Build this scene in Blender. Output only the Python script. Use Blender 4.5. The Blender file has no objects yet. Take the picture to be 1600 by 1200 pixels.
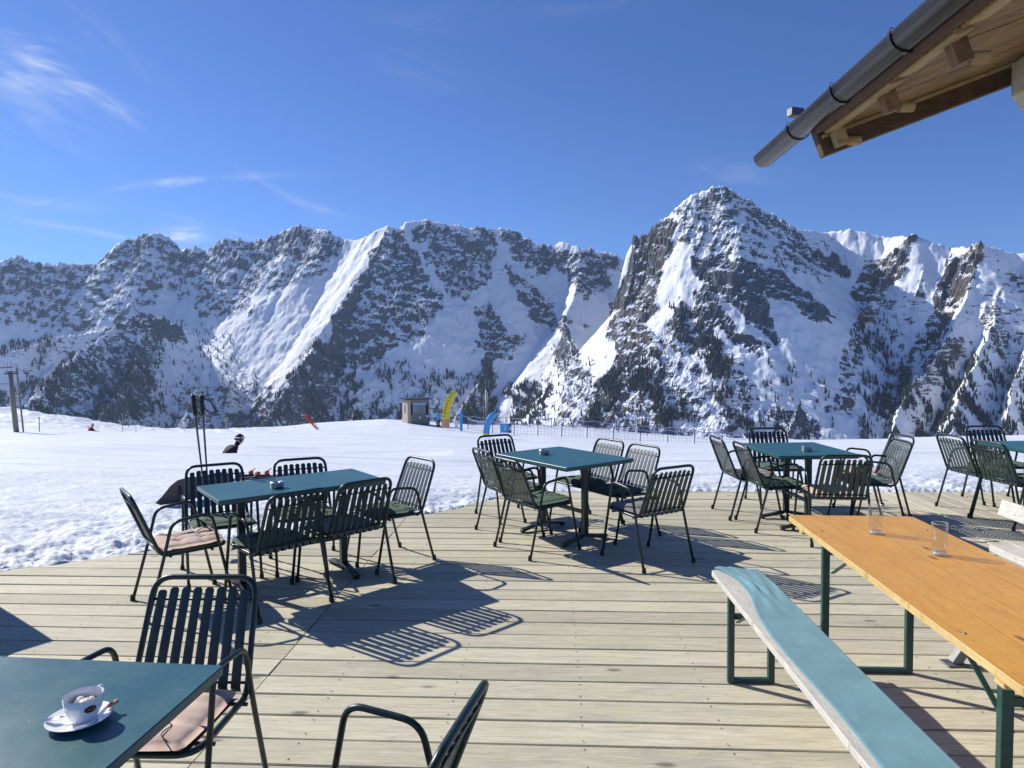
import bpy, math, random
import numpy as np
from mathutils import Vector, Matrix
rng = random.Random(7)
NR = np.random.RandomState(11)
SC = bpy.context.scene
COL = SC.collection

# ------------------------------------------------------------------ camera
CH, CP, CR, CF = 1.6867, math.radians(-2.5945), math.radians(-0.4376), 1060.0
cam = bpy.data.cameras.new('camera'); camo = bpy.data.objects.new('camera', cam); COL.objects.link(camo)
cam.sensor_width = 36.0; cam.lens = 36.0 * CF / 1600.0; cam.clip_start = 0.05; cam.clip_end = 40000
_X = Vector((1, 0, 0)); _F = Vector((0, math.cos(CP), math.sin(CP))); _U = Vector((0, -math.sin(CP), math.cos(CP)))
_r = _X * math.cos(CR) + _U * math.sin(CR); _u = -_X * math.sin(CR) + _U * math.cos(CR)
camo.matrix_world = Matrix(((_r.x, _u.x, -_F.x, 0), (_r.y, _u.y, -_F.y, 0), (_r.z, _u.z, -_F.z, CH), (0, 0, 0, 1)))
SC.camera = camo

# ------------------------------------------------------------------ light
SUN_AZ, SUN_EL = math.radians(57.2), math.radians(35.4)      # sun stands 57 degrees left of the view, 35 up
sund = Vector((-math.sin(SUN_AZ) * math.cos(SUN_EL), math.cos(SUN_AZ) * math.cos(SUN_EL), math.sin(SUN_EL)))
sl = bpy.data.lights.new('sun', 'SUN'); sl.energy = 5.0; sl.angle = math.radians(0.53); sl.color = (1.0, 0.95, 0.87)
so = bpy.data.objects.new('sun', sl); COL.objects.link(so)
so.rotation_euler = (-sund).to_track_quat('-Z', 'Y').to_euler()
SC.view_settings.view_transform = 'Standard'; SC.view_settings.look = 'None'
SC.view_settings.exposure = 0.36; SC.view_settings.gamma = 1.0; SC.view_settings.use_curve_mapping = False
SC.cycles.max_bounces = 8; SC.cycles.transparent_max_bounces = 16; SC.cycles.volume_bounces = 0

# ------------------------------------------------------------------ node helper
class NT:
    def __init__(s, tree): s.t = tree; s.n = tree.nodes; s.l = tree.links
    def new(s, typ, props=None, **ins):
        nd = s.n.new(typ)
        for k, v in (props or {}).items(): setattr(nd, k, v)
        for k, v in ins.items(): s.set(nd, k, v)
        return nd
    def sock(s, nd, k):
        if k[0] == '_' : return nd.inputs[int(k[1:])]
        return nd.inputs[k.replace('__', ' ')]
    def set(s, nd, k, v):
        i = s.sock(nd, k)
        if isinstance(v, bpy.types.NodeSocket): s.l.new(v, i)
        else: i.default_value = v
    def math(s, op, a, b=0.0, clamp=False):
        nd = s.n.new('ShaderNodeMath'); nd.operation = op; nd.use_clamp = clamp
        s.set(nd, '_0', a); s.set(nd, '_1', b); return nd.outputs[0]
    def mix(s, f, a, b, mode='MIX'):
        nd = s.n.new('ShaderNodeMix'); nd.data_type = 'RGBA'; nd.blend_type = mode
        for i, v in ((0, f), (6, a), (7, b)):
            if isinstance(v, bpy.types.NodeSocket): s.l.new(v, nd.inputs[i])
            else: nd.inputs[i].default_value = (v if i == 0 else (*v, 1.0) if len(v) == 3 else v)
        return nd.outputs[2]
    def noise(s, vec, scale, detail=4, rough=.55, dist=0.0, out=0):
        nd = s.new('ShaderNodeTexNoise'); nd.inputs['Scale'].default_value = scale
        nd.inputs['Detail'].default_value = detail; nd.inputs['Roughness'].default_value = rough
        nd.inputs['Distortion'].default_value = dist
        if vec is not None: s.l.new(vec, nd.inputs['Vector'])
        return nd.outputs[out]
    def ramp(s, f, stops):
        nd = s.n.new('ShaderNodeValToRGB'); s.l.new(f, nd.inputs[0]); e = nd.color_ramp.elements
        while len(e) < len(stops): e.new(0.5)
        for el, (p, c) in zip(e, stops):
            el.position = p; el.color = (c, c, c, 1) if not hasattr(c, '__len__') else (*c, 1)
        return nd.outputs[0]
    def mapr(s, v, a, b, c=0.0, d=1.0, smooth=False):
        nd = s.n.new('ShaderNodeMapRange'); nd.interpolation_type = 'SMOOTHSTEP' if smooth else 'LINEAR'
        s.l.new(v, nd.inputs[0])
        for i, x in zip((1, 2, 3, 4), (a, b, c, d)): nd.inputs[i].default_value = x
        return nd.outputs[0]
    def vec(s, src, loc=(0, 0, 0), rot=(0, 0, 0), sc=(1, 1, 1)):
        nd = s.n.new('ShaderNodeMapping'); s.l.new(src, nd.inputs[0])
        nd.inputs[1].default_value = loc; nd.inputs[2].default_value = rot; nd.inputs[3].default_value = sc
        return nd.outputs[0]
    def bump(s, h, strength=.3, dist=.01):
        nd = s.n.new('ShaderNodeBump'); nd.inputs['Strength'].default_value = strength
        nd.inputs['Distance'].default_value = dist; s.l.new(h, nd.inputs['Height']); return nd.outputs[0]

def mat(name, color=(.5, .5, .5), rough=.5, metal=0.0, build=None, **kw):
    m = bpy.data.materials.new(name); m.use_nodes = True
    T = NT(m.node_tree); b = T.n['Principled BSDF']
    b.inputs['Base Color'].default_value = (*color, 1); b.inputs['Roughness'].default_value = rough; b.inputs['Metallic'].default_value = metal
    for k, v in kw.items(): b.inputs[k.replace('__', ' ')].default_value = v
    if build: build(T, b)
    return m

# ------------------------------------------------------------------ sky
w = bpy.data.worlds.new('World'); SC.world = w; w.use_nodes = True
T = NT(w.node_tree); bg = T.n['Background']
sky = T.new('ShaderNodeTexSky', dict(sky_type='NISHITA', sun_disc=False, sun_elevation=SUN_EL, sun_rotation=-SUN_AZ, altitude=2000.0, air_density=1.0, dust_density=0.6, ozone_density=3.0))
tc = T.new('ShaderNodeTexCoord'); nrm = T.new('ShaderNodeVectorMath', dict(operation='NORMALIZE')); T.l.new(tc.outputs['Generated'], nrm.inputs[0])
sx = T.new('ShaderNodeSeparateXYZ'); T.l.new(nrm.outputs[0], sx.inputs[0])
az = T.math('ARCTAN2', sx.outputs[0], sx.outputs[1]); el = T.math('ARCSINE', sx.outputs[2])
def comb(a, b):
    c = T.new('ShaderNodeCombineXYZ'); T.l.new(a, c.inputs[0]); T.l.new(b, c.inputs[1]); return c.outputs[0]
pol = comb(az, el)
def streak(a0, e0, ang, ln, wd, amp, seed, curve=0.0):
    da = T.math('SUBTRACT', az, a0); de = T.math('SUBTRACT', el, e0)
    u = T.math('ADD', T.math('MULTIPLY', da, math.cos(ang)), T.math('MULTIPLY', de, math.sin(ang)))
    v = T.math('SUBTRACT', T.math('MULTIPLY', de, math.cos(ang)), T.math('MULTIPLY', da, math.sin(ang)))
    v = T.math('ADD', v, T.math('MULTIPLY', T.math('MULTIPLY', u, u), curve))
    un = T.math('POWER', T.math('ABSOLUTE', T.math('DIVIDE', u, ln)), 2.0); vn = T.math('POWER', T.math('ABSOLUTE', T.math('DIVIDE', v, wd)), 2.0)
    g = T.math('EXPONENT', T.math('MULTIPLY', T.math('ADD', un, vn), -1.0))
    n = T.noise(T.vec(comb(u, v), loc=(seed, seed * 2.3, 0), sc=(12, 55, 1)), 1.0, 6, .62, .6)
    n = T.mapr(n, .36, .72, 0, 1, True)
    return T.math('MULTIPLY', T.math('MULTIPLY', g, n), amp)
def PA(px, py):   # pixel of the photograph -> azimuth, elevation
    x, y = dirpix(px, py); return x, y
def raydir(px, py):
    du, dv = px - 800.0, py - 600.0
    u_ = du * math.cos(CR) + dv * math.sin(CR); w_ = -du * math.sin(CR) + dv * math.cos(CR)
    return (u_, CF * math.cos(CP) + w_ * math.sin(CP), CF * math.sin(CP) - w_ * math.cos(CP))
def dirpix(px, py):
    x, y, z = raydir(px, py); return math.atan2(x, y), math.atan2(z, math.hypot(x, y))
acc = None
for px, py, ang, ln, wd, amp, cu in [(25, 122, -10, .05, .012, .42, 0), (62, 98, -5, .03, .007, .55, 0), (38, 64, 2, .035, .007, .45, 0), (128, 138, -10, .022, .006, .6, 0), (188, 172, -22, .03, .008, .42, 0), (10, 130, -20, .09, .05, .2, 0),
        (235, 290, 14, .12, .005, .6, .45), (300, 345, -12, .07, .005, .35, 0), (285, 371, 5, .026, .014, .9, 0), (100, 355, -6, .13, .004, .3, 0), (440, 300, -28, .05, .006, .2, 0),
        (500, 325, -12, .04, .006, .22, 0), (60, 315, -2, .08, .006, .16, 0), (150, 45, -35, .09, .012, .12, 0), (650, 110, -10, .06, .02, .08, 0), (1150, 270, -5, .07, .02, .10, 0), (680, 30, 5, .07, .015, .07, 0), (920, 12, 0, .07, .01, .07, 0)]:
    a0, e0 = PA(px, py)
    s_ = streak(a0, e0, math.radians(ang), ln, wd, amp, px * .013 + py * .07, cu)
    acc = s_ if acc is None else T.math('ADD', acc, s_)
acc = T.math('MINIMUM', acc, .8)
hsv = T.new('ShaderNodeHueSaturation'); hsv.inputs['Saturation'].default_value = 1.0; T.l.new(sky.outputs[0], hsv.inputs['Color'])
tint = T.mix(1.0, hsv.outputs[0], (.55, .80, 1.27), 'MULTIPLY')
skc = T.mix(acc, tint, (8.5, 9.0, 9.8))
T.l.new(skc, bg.inputs['Color']); bg.inputs['Strength'].default_value = 0.08

# ------------------------------------------------------------------ numpy noise
_PT = NR.permutation(1024); _G = NR.uniform(0, 2 * np.pi, 1024); _GX = np.cos(_G); _GY = np.sin(_G)
def perlin(x, y, seed=0):
    xi = np.floor(x).astype(np.int64); yi = np.floor(y).astype(np.int64); fx = x - xi; fy = y - yi
    u = fx * fx * fx * (fx * (fx * 6 - 15) + 10); v = fy * fy * fy * (fy * (fy * 6 - 15) + 10)
    def g(a, b, dx, dy):
        h = _PT[(_PT[(a + seed * 37) & 1023] + b) & 1023]; return _GX[h] * dx + _GY[h] * dy
    n00 = g(xi, yi, fx, fy); n10 = g(xi + 1, yi, fx - 1, fy); n01 = g(xi, yi + 1, fx, fy - 1); n11 = g(xi + 1, yi + 1, fx - 1, fy - 1)
    return (n00 * (1 - u) + n10 * u) * (1 - v) + (n01 * (1 - u) + n11 * u) * v
def fbm(x, y, oct=5, seed=0, gain=.5, ridged=False):
    s = 0; a = 1.0; f = 1.0
    for i in range(oct):
        n = perlin(x * f + 13.7 * i, y * f - 7.1 * i, seed + i)
        s = s + a * ((0.5 - np.abs(n)) * 2 - .62 if ridged else n); a *= gain; f *= 2.03
    return s
def topx(x, y, z):
    zz = z - CH; yc = y * math.cos(CP) + zz * math.sin(CP); zc = -y * math.sin(CP) + zz * math.cos(CP)
    u_ = CF * x / yc; w_ = -CF * zc / yc
    return 800 + u_ * math.cos(CR) - w_ * math.sin(CR), 600 + u_ * math.sin(CR) + w_ * math.cos(CR)
def frompx(px, py, D):   # world point seen at this pixel at horizontal distance D
    x, y, z = raydir(px, py); t = D / math.hypot(x, y); return (x * t, y * t, CH + z * t)
def on_z(px, py, z=0.0):
    x, y, zz = raydir(px, py); t = (z - CH) / zz; return (x * t, y * t, z)

def link(name, me, m=None, parent=None, loc=None, rot=None):
    o = bpy.data.objects.new(name, me)
    if m is not None and me is not None and not me.materials: me.materials.append(m)
    COL.objects.link(o)
    if parent is not None: o.parent = parent
    if loc is not None: o.location = loc
    if rot is not None: o.rotation_euler = rot
    return o
def grid_mesh(name, X, Y, Z, smooth=True, attrs=None, wrap=False):
    n, m_ = X.shape
    co = np.empty((n * m_, 3), np.float32); co[:, 0] = X.ravel(); co[:, 1] = Y.ravel(); co[:, 2] = Z.ravel()
    idx = np.arange(n * m_).reshape(n, m_)
    q = np.stack([idx[:-1, :-1], idx[1:, :-1], idx[1:, 1:], idx[:-1, 1:]], -1).reshape(-1, 4)
    return raw_mesh(name, co, q, smooth, attrs)
def raw_mesh(name, co, q, smooth=True, attrs=None):
    me = bpy.data.meshes.new(name); k = q.shape[1]
    me.vertices.add(len(co)); me.vertices.foreach_set('co', np.asarray(co, np.float32).ravel())
    me.loops.add(q.size); me.loops.foreach_set('vertex_index', q.astype(np.int32).ravel())
    me.polygons.add(len(q)); me.polygons.foreach_set('loop_start', np.arange(0, q.size, k, dtype=np.int32))
    me.polygons.foreach_set('use_smooth', np.full(len(q), smooth))
    me.update(calc_edges=True)
    for nm, v in (attrs or {}).items():
        a = me.attributes.new(nm, 'FLOAT', 'POINT'); a.data.foreach_set('value', v.ravel().astype(np.float32))
    return me

# ------------------------------------------------------------------ mountains
RID = [  # (slope scale, points as (photo x, photo y, distance km))
 (0.95, [(-700,420,7.0),(-400,390,6.8),(-200,415,6.8),(-100,400,6.7),(-40,412,6.6),(0,408,6.5),(28,400,6.5),(45,410,6.5),(100,411,6.4),(150,412,6.4),(185,378,6.3),(210,372,6.3),(240,363,6.2),(262,368,6.2),(283,388,6.2),(310,385,6.1),(325,392,6.1),(350,372,6.0),(378,372,5.9),(395,380,5.9),(420,372,5.8),(440,362,5.8),(465,349,5.7),(490,357,5.6),(508,357,5.5),(535,372,5.4),(555,374,5.3),(575,368,5.2),(605,350,5.1),(622,358,5.1),(635,345,5.1),(665,341,5.1),(700,350,5.1),(740,355,5.1),(765,360,5.1),(785,355,5.1),(825,375,5.1),(865,385,5.1),(875,375,5.1),(905,385,5.0),(945,393,5.0),(960,396,5.0),(975,404,5.0),(1010,400,5.1)]),
 (0.95, [(984,396,3.90),(990,371,3.90),(1003,368,3.89),(1006,372,3.89),(1050,330,3.88),(1085,301,3.86),(1110,295,3.86),(1135,290,3.85),(1165,310,3.9),(1200,335,3.95),(1245,358,4.1),(1290,362,4.3),(1330,357,4.3),(1385,368,4.3),(1425,365,4.2),(1480,385,4.2),(1535,380,4.1),(1580,395,4.2),(1600,393,4.2),(1700,375,4.2),(1850,400,4.2),(2100,430,4.2),(2400,420,4.0)]),
 (1.25, [(605,350,5.1),(590,385,4.9),(570,420,4.7),(545,455,4.45),(520,490,4.15),(495,530,3.8),(470,575,3.45),(440,620,3.05),(400,680,2.6),(340,740,2.2)]),
 (1.3, [(640,348,5.1),(690,400,5.0),(715,440,4.85),(735,470,4.75)]),
 (1.3, [(785,355,5.1),(775,400,4.95),(772,440,4.7),(765,490,4.4),(762,540,4.0),(755,590,3.55),(722,630,3.1),(690,680,2.7)]),
 (1.35, [(832,378,5.1),(845,430,4.95),(872,485,4.75),(905,520,4.6)]),
 (1.3, [(888,512,4.05),(893,555,3.75),(872,595,3.4),(850,635,3.0),(838,690,2.6)]),
 (2.0, [(990,371,3.90),(985,420,3.8),(972,470,3.65),(962,520,3.45),(945,560,3.25),(928,610,3.0),(920,680,2.6)]),
 (1.15, [(1085,301,3.85),(1062,350,3.7),(1040,395,3.6),(1028,440,3.48),(1022,495,3.3),(1002,550,3.05),(985,600,2.8),(965,670,2.45)]),
 (1.2, [(1085,301,3.85),(1088,385,3.65),(1100,440,3.5),(1108,500,3.25),(1128,560,3.0),(1160,620,2.75),(1185,690,2.4)]),
 (1.2, [(1425,365,4.2),(1400,405,4.05),(1375,445,3.9),(1345,490,3.65),(1325,540,3.4),(1302,600,3.0),(1285,660,2.6),(1270,720,2.3)]),
 (1.2, [(1440,420,4.05),(1432,470,3.85),(1425,530,3.6),(1410,580,3.3),(1375,650,2.85),(1340,710,2.5)]),
 (1.15, [(1532,380,4.1),(1527,420,3.95),(1508,470,3.7),(1487,515,3.45),(1455,562,3.15),(1425,605,2.85),(1400,650,2.55),(1370,710,2.2)]),
 (1.2, [(1560,440,4.0),(1548,500,3.6),(1525,560,3.1),(1505,620,2.7),(1480,690,2.3)]),
 (1.2, [(1605,400,4.15),(1612,460,3.9),(1605,540,3.4),(1580,620,2.8),(1560,700,2.3)]),
 (1.1, [(1800,420,4.1),(1760,520,3.4),(1720,640,2.6),(1690,720,2.2)]),
 (1.0, [(345,600,4.5),(330,560,4.75),(300,520,4.85),(250,498,4.8),(200,497,4.7),(160,520,4.4),(120,555,3.95),(70,600,3.5),(20,650,3.0),(-40,700,2.7),(-150,760,2.4)]),
 (1.1, [(205,497,4.7),(222,545,4.25),(200,600,3.7),(160,650,3.1),(120,710,2.7)]),
 (1.1, [(-250,600,4.9),(-120,575,5.0),(-40,560,5.1),(30,545,5.15),(70,527,5.3),(110,522,5.35),(150,517,5.4),(190,510,5.5)]),
 (1.2, [(110,522,5.35),(90,560,4.95),(60,600,4.5)]),
 (1.3, [(240,363,6.2),(252,420,6.0),(240,465,5.8)]), (1.3, [(350,372,6.0),(335,425,5.85),(300,475,5.6),(250,490,5.5)]),
 (1.3, [(465,349,5.7),(445,400,5.55),(405,440,5.4),(385,480,5.2),(370,500,5.1)]), (1.3, [(150,412,6.4),(170,450,6.2),(130,490,5.9)]), (1.3, [(45,410,6.5),(60,450,6.25),(30,490,5.9)]),
 (1.3, [(308,612,3.9),(292,645,3.6),(275,690,3.2),(255,730,2.9)]),
 (1.3, [(1250,632,2.75),(1235,660,2.6),(1222,700,2.4)]),
 (.62, [(908,425,4.75),(882,500,4.3),(872,560,3.8),(858,620,3.3),(848,690,2.8)]), (.55, [(700,480,4.75),(660,560,4.2),(620,690,3.3)]), (.5, [(1262,520,3.95),(1245,600,3.4),(1215,700,2.8)]),
 (1.1, [(640,640,3.0),(620,670,2.8),(600,700,2.6)]), (1.1, [(560,640,3.0),(545,670,2.8),(530,700,2.6)]),
]
def pip(px, py, poly):
    ins = np.zeros(px.shape, bool); n = len(poly); j = n - 1
    for i in range(n):
        xi, yi = poly[i]; xj, yj = poly[j]
        if yi != yj:
            ins ^= ((yi > py) != (yj > py)) & (px < (xj - xi) * (py - yi) / (yj - yi) + xi)
        j = i
    return ins
ROCK = [
 (.45, [(-300,410),(0,412),(28,402),(150,413),(185,378),(240,362),(285,388),(350,372),(465,350),(545,372),(530,400),(500,435),(470,445),(440,400),(400,450),(392,475),(370,500),(330,500),(300,480),(270,450),(250,470),(215,510),(160,500),(140,515),(0,510),(-300,500)]),
 (.30, [(0,450),(120,440),(230,400),(250,440),(230,490),(160,490),(130,515),(0,512)]),
 (.34, [(400,440),(480,380),(530,400),(470,440),(395,470)]),
 (.58, [(603,365),(580,400),(545,462),(520,510),(500,545),(470,575),(560,590),(600,545),(650,530),(692,490),(690,462),(655,400),(625,360)]),
 (.50, [(635,348),(700,352),(785,358),(772,400),(764,440),(742,462),(700,470),(680,430),(655,380)]),
 (.50, [(785,358),(865,385),(962,396),(955,440),(925,470),(870,425),(845,430),(800,400)]),
 (.62, [(790,420),(820,430),(850,460),(880,500),(905,525),(860,515),(820,480),(795,450)]),
 (.66, [(752,470),(770,470),(790,520),(822,530),(800,560),(775,560),(770,620),(740,620),(752,560),(742,540)]),
 (.66, [(988,370),(1003,368),(1045,345),(1050,385),(1028,440),(1020,500),(1002,550),(985,600),(960,670),(905,680),(925,610),(965,555),(950,520),(962,470),(980,400)]),
 (.78, [(1082,400),(1130,398),(1190,410),(1240,440),(1290,480),(1312,505),(1285,505),(1235,480),(1190,470),(1222,520),(1215,540),(1170,500),(1130,475),(1095,470)]),
 (.66, [(1086,450),(1110,470),(1160,510),(1205,545),(1185,560),(1140,520),(1110,510),(1090,490)]),
 (.60, [(1060,470),(1085,500),(1120,540),(1160,590),(1150,600),(1105,560),(1040,520)]),
 (.75, [(1262,378),(1290,388),(1320,410),(1328,430),(1300,425),(1275,402)]),
 (.36, [(1050,330),(1135,288),(1200,335),(1250,362),(1300,440),(1240,430),(1190,405),(1090,390),(1060,380)]),
 (.60, [(1425,368),(1385,395),(1345,425),(1330,470),(1350,480),(1400,440),(1425,395)]),
 (.50, [(1345,480),(1365,470),(1350,520),(1345,600),(1325,650),(1295,640),(1310,580),(1330,520)]),
 (.28, [(1350,470),(1440,430),(1450,480),(1430,520),(1400,560),(1360,560)]),
 (.62, [(1530,380),(1500,392),(1475,402),(1462,450),(1445,510),(1415,560),(1440,560),(1480,520),(1508,470),(1527,420)]),
 (.34, [(1415,560),(1500,520),(1510,560),(1440,600),(1390,650),(1350,650)]),
 (.28, [(1560,420),(1600,430),(1600,560),(1560,560),(1530,480)]),
 (.38, [(160,520),(215,497),(262,520),(245,600),(240,665),(50,665),(20,650),(110,560)]),
 (.80, [(213,494),(250,500),(285,520),(300,545),(270,532),(235,510)]),
 (.62, [(170,600),(230,540),(238,610),(200,660),(150,660)]),
 (.46, [(340,660),(440,600),(500,540),(560,580),(520,620),(470,680),(330,690)]),
 (.42, [(860,540),(895,520),(925,600),(920,670),(860,670),(880,600)]),
 (.36, [(270,600),(420,600),(400,680),(260,690)]), (.36, [(480,600),(760,620),(760,690),(480,690)]),
 (.50, [(1218,640),(1260,632),(1290,680),(1210,690)]),
 (.34, [(1000,520),(1090,480),(1180,600),(1190,690),(960,690)]),
]
FOREST = [ # density, polygon
 (.9, [(-200,690),(-100,640),(0,612),(60,592),(115,552),(135,562),(95,620),(60,690)]),
 (.5, [(20,660),(130,560),(160,540),(150,600),(100,690)]),
 (.6, [(0,545),(60,525),(80,520),(82,535),(60,545),(0,560)]), (.45, [(70,530),(90,530),(80,570),(50,600),(40,590)]),
 (.6, [(150,620),(210,540),(238,560),(240,680),(130,690)]),
 (.5, [(245,600),(250,560),(260,620),(250,670),(235,660)]),
 (.9, [(470,560),(498,535),(560,575),(530,620),(500,690),(330,690),(400,640),(440,615)]),
 (.8, [(545,590),(600,620),(640,615),(640,690),(500,690),(510,630)]), (.35, [(560,560),(760,590),(700,640),(620,640)]),
 (1.0, [(758,560),(778,590),(772,640),(800,690),(690,690),(722,640),(745,612)]),
 (.6, [(790,600),(860,590),(850,690),(790,690)]),
 (1.2, [(970,555),(1000,565),(1060,640),(1085,690),(900,690),(935,610)]),
 (.9, [(1000,560),(1025,560),(1075,640),(1085,690),(1000,690)]),
 (.8, [(1085,490),(1120,530),(1160,590),(1185,690),(1150,690),(1110,590)]), (.3, [(1040,480),(1090,480),(1110,560),(1060,560)]),
 (1.0, [(1350,640),(1415,565),(1425,590),(1405,690),(1335,690)]), (.9, [(1400,640),(1455,600),(1450,690),(1395,690)]),
 (1.2, [(1480,570),(1520,555),(1545,600),(1560,640),(1545,690),(1450,690),(1465,640)]),
 (.7, [(1545,590),(1600,610),(1700,700),(1540,700)]), (.35, [(1330,520),(1400,480),(1420,560),(1350,640)]), (.35, [(1430,520),(1490,520),(1490,600),(1440,600)]),
 (.25, [(1530,500),(1600,540),(1600,620),(1540,600)]), (.12, [(200,500),(350,510),(420,620),(250,680)]), (.15, [(860,540),(930,560),(930,690),(830,690)]), (.2, [(1200,560),(1300,600),(1300,690),(1180,690)]),
]
def mountains():
    azl, azr = math.radians(-62), math.radians(62)
    c0, c1 = math.atan(-840 / CF), math.atan(840 / CF)
    A = np.concatenate([np.linspace(azl, c0, 60, endpoint=False), np.linspace(c0, c1, 960, endpoint=False), np.linspace(c1, azr, 60)])
    R = np.concatenate([np.geomspace(1500, 2400, 60, endpoint=False), np.geomspace(2400, 6600, 560, endpoint=False), np.geomspace(6600, 9000, 25)])
    RR, AA = np.meshgrid(R, A, indexing='ij'); X = RR * np.sin(AA); Y = RR * np.cos(AA)
    wx = 26 * fbm(X / 260, Y / 260, 4, 3) ; wy = 26 * fbm(X / 260, Y / 260, 4, 9)
    n2x = 9 * fbm(X / 60, Y / 60, 3, 5); n2y = 9 * fbm(X / 60, Y / 60, 3, 6)
    Xw = (X + wx + n2x); Yw = (Y + wy + n2y)
    Z = np.full(X.shape, -1e9); Db = np.full(X.shape, 1e9); S = np.zeros(X.shape); KK = np.ones(X.shape)
    s0 = 0.0
    for ks, pts in RID:
        d0 = pts[0][2]; sky_ = ks < 1.0 and len(pts) > 15; q_ = 1.0 if sky_ else .62
        P = np.array([frompx(a, b, (d0 - (d0 - d) * q_) * 1000) for a, b, d in pts]); s0 += 3000.0
        # refine the crest into small teeth
        for i in range(len(P) - 1):
            a, b = P[i], P[i + 1]; d = b[:2] - a[:2]; L = np.hypot(*d) + 1e-6
            m = np.ones(X.shape, bool)
            mid = (a + b) / 2
            sub = (np.abs(X - mid[0]) < 2300 + L / 2) & (np.abs(Y - mid[1]) < 2600 + L / 2)
            x = Xw[sub]; y = Yw[sub]
            t = np.clip(((x - a[0]) * d[0] + (y - a[1]) * d[1]) / (L * L), 0, 1)
            capm = (t <= 0) & (i <= 5) & (len(pts) > 8) & (pts[0][0] > 900)
            dx = x - a[0] - t * d[0]; dy = y - a[1] - t * d[1]; dd = np.sqrt(dx * dx + dy * dy); dd = np.where(capm, dd * 2.6, dd)
            if pts[1][:2] == (1062, 350): dd = np.where(dx * d[1] - dy * d[0] > 0, dd * 1.9, dd)
            zr = a[2] + t * (b[2] - a[2])
            z = zr - ks * (1.12 * dd + .55 * 260 * (1 - np.exp(-dd / 260.)))
            zs = Z[sub]; up = z > zs; zs[up] = z[up]; Z[sub] = zs
            v = Db[sub]; v[up] = dd[up]; Db[sub] = v
            v = S[sub]; v[up] = (s0 + t * L)[up]; S[sub] = v
            s_ = 0
            s0 += L
    far = Z < -1500; Z[far] = -1500
    # valley floors: soften
    fl = -620 + 60 * fbm(X / 700, Y / 700, 3, 21)
    Z = np.maximum(Z, fl)
    px, py = topx(X, Y, Z)
    rock = np.zeros(X.shape)
    jx = px + 9 * fbm(X / 130, Y / 130, 4, 31) * 2; jy = py + 9 * fbm(X / 130, Y / 130, 4, 33) * 2
    for wgt, poly in ROCK:
        m = pip(jx, jy, poly); rock[m] = np.maximum(rock[m], wgt)
    # soften the painted likelihood a little
    for _ in range(2):
        rock[1:-1, 1:-1] = (rock[1:-1, 1:-1] * 2 + rock[:-2, 1:-1] + rock[2:, 1:-1] + rock[1:-1, :-2] + rock[1:-1, 2:]) / 6
    # ribs running down the slope, crags
    Sx = (S + 25 * fbm(X / 90, Y / 90, 3, 14))
    rib = fbm(Sx / 95, Db / 520, 4, 41, .55, True)
    rib2 = fbm(Sx / 38, Db / 260, 3, 45, .6, True)
    crag = fbm(X / 110, Y / 110, 6, 51, .55, True)
    fine = fbm(X / 38, Y / 38, 4, 61, .6, True)
    att = np.clip(Db / 90., 0, 1) * .85 + .15
    Z = Z + att * (rib * (8 + 32 * rock) + rib2 * (3 + 26 * rock) + crag * (3.5 + 28 * rock)) + fine * (1.2 + 11 * rock) + (1 + 9 * rock) * fbm(X / 17, Y / 17, 2, 66, .6, True)
    strata = np.sin((Z * 1.0 + .35 * X + 55 * fbm(X / 300, Y / 300, 3, 71)) / 11.0)
    Z = Z + strata * (.5 + 3.2 * rock)
    # crest teeth
    Z = Z + np.exp(-Db / 65.) * ((8 + 56 * rock) * fbm(S / 95, S * 0, 4, 81, .6, True) + (5 + 16 * rock) * fbm(X / 26, Y / 26, 3, 83, .6, True) - 6)
    # visible slope for rock mask
    gz_r = np.gradient(Z, axis=0) / np.gradient(RR, axis=0); gz_a = np.gradient(Z, axis=1) / (RR * np.gradient(AA, axis=1))
    slope = np.hypot(gz_r, gz_a)
    # where the sun side is steep it is bare
    bare = rock * .72 - .05 + .42 * np.clip((slope - 1.15) / .9, -.7, .8) + .16 * (fbm(X / 45, Y / 45, 4, 91, .6)) + .05 * strata
    px, py = topx(X, Y, Z)
    brown = np.clip((px - 930) / 60, 0, 1) * np.clip(1 - np.clip((px - 1060) / 20, 0, 1) * np.clip((1330 - px) / 20, 0, 1) , 0, 1)
    brown = np.maximum(brown * .9, .25 * np.clip(1 - np.abs(px - 785) / 40, 0, 1))
    brown = brown * (.6 + .4 * np.clip(fbm(X / 160, Y / 160, 3, 95) * 2 + .5, 0, 1))
    me = grid_mesh('mountains', X, Y, Z, True, {'bare': bare, 'brown': brown, 'dip': np.clip((px - 1320) / 20, 0, 1)})
    fr = (rock[:-1, :-1] > .3); me.polygons.foreach_set('use_smooth', ~fr.ravel())
    # visible samples for trees
    elev = (Z - CH) / RR; run = np.maximum.accumulate(elev, axis=0); vis = elev >= run - 1e-6
    run_next = vis
    dens = np.zeros(X.shape)
    fx = px + 10 * fbm(X / 90, Y / 90, 3, 101); fy = py + 10 * fbm(X / 90, Y / 90, 3, 103)
    for dn, poly in FOREST:
        m = pip(fx, fy, poly); dens[m] = np.maximum(dens[m], dn)
    dens = dens * np.clip(fbm(X / 55, Y / 55, 3, 107) * 2.2 + .55, 0, 1.3)
    area = (RR * np.gradient(AA, axis=1)) * np.gradient(RR, axis=0)
    dens = np.where(dens < .2, dens * .5, dens * np.clip(fbm(X / 140, Y / 140, 3, 109) * 3 + .9, .1, 1.6))
    pr = dens * area / 42. * vis
    cnt = NR.poisson(np.clip(pr, 0, 6))
    ii, jj = np.nonzero(cnt); rep = cnt[ii, jj]; ii = np.repeat(ii, rep); jj = np.repeat(jj, rep)
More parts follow.
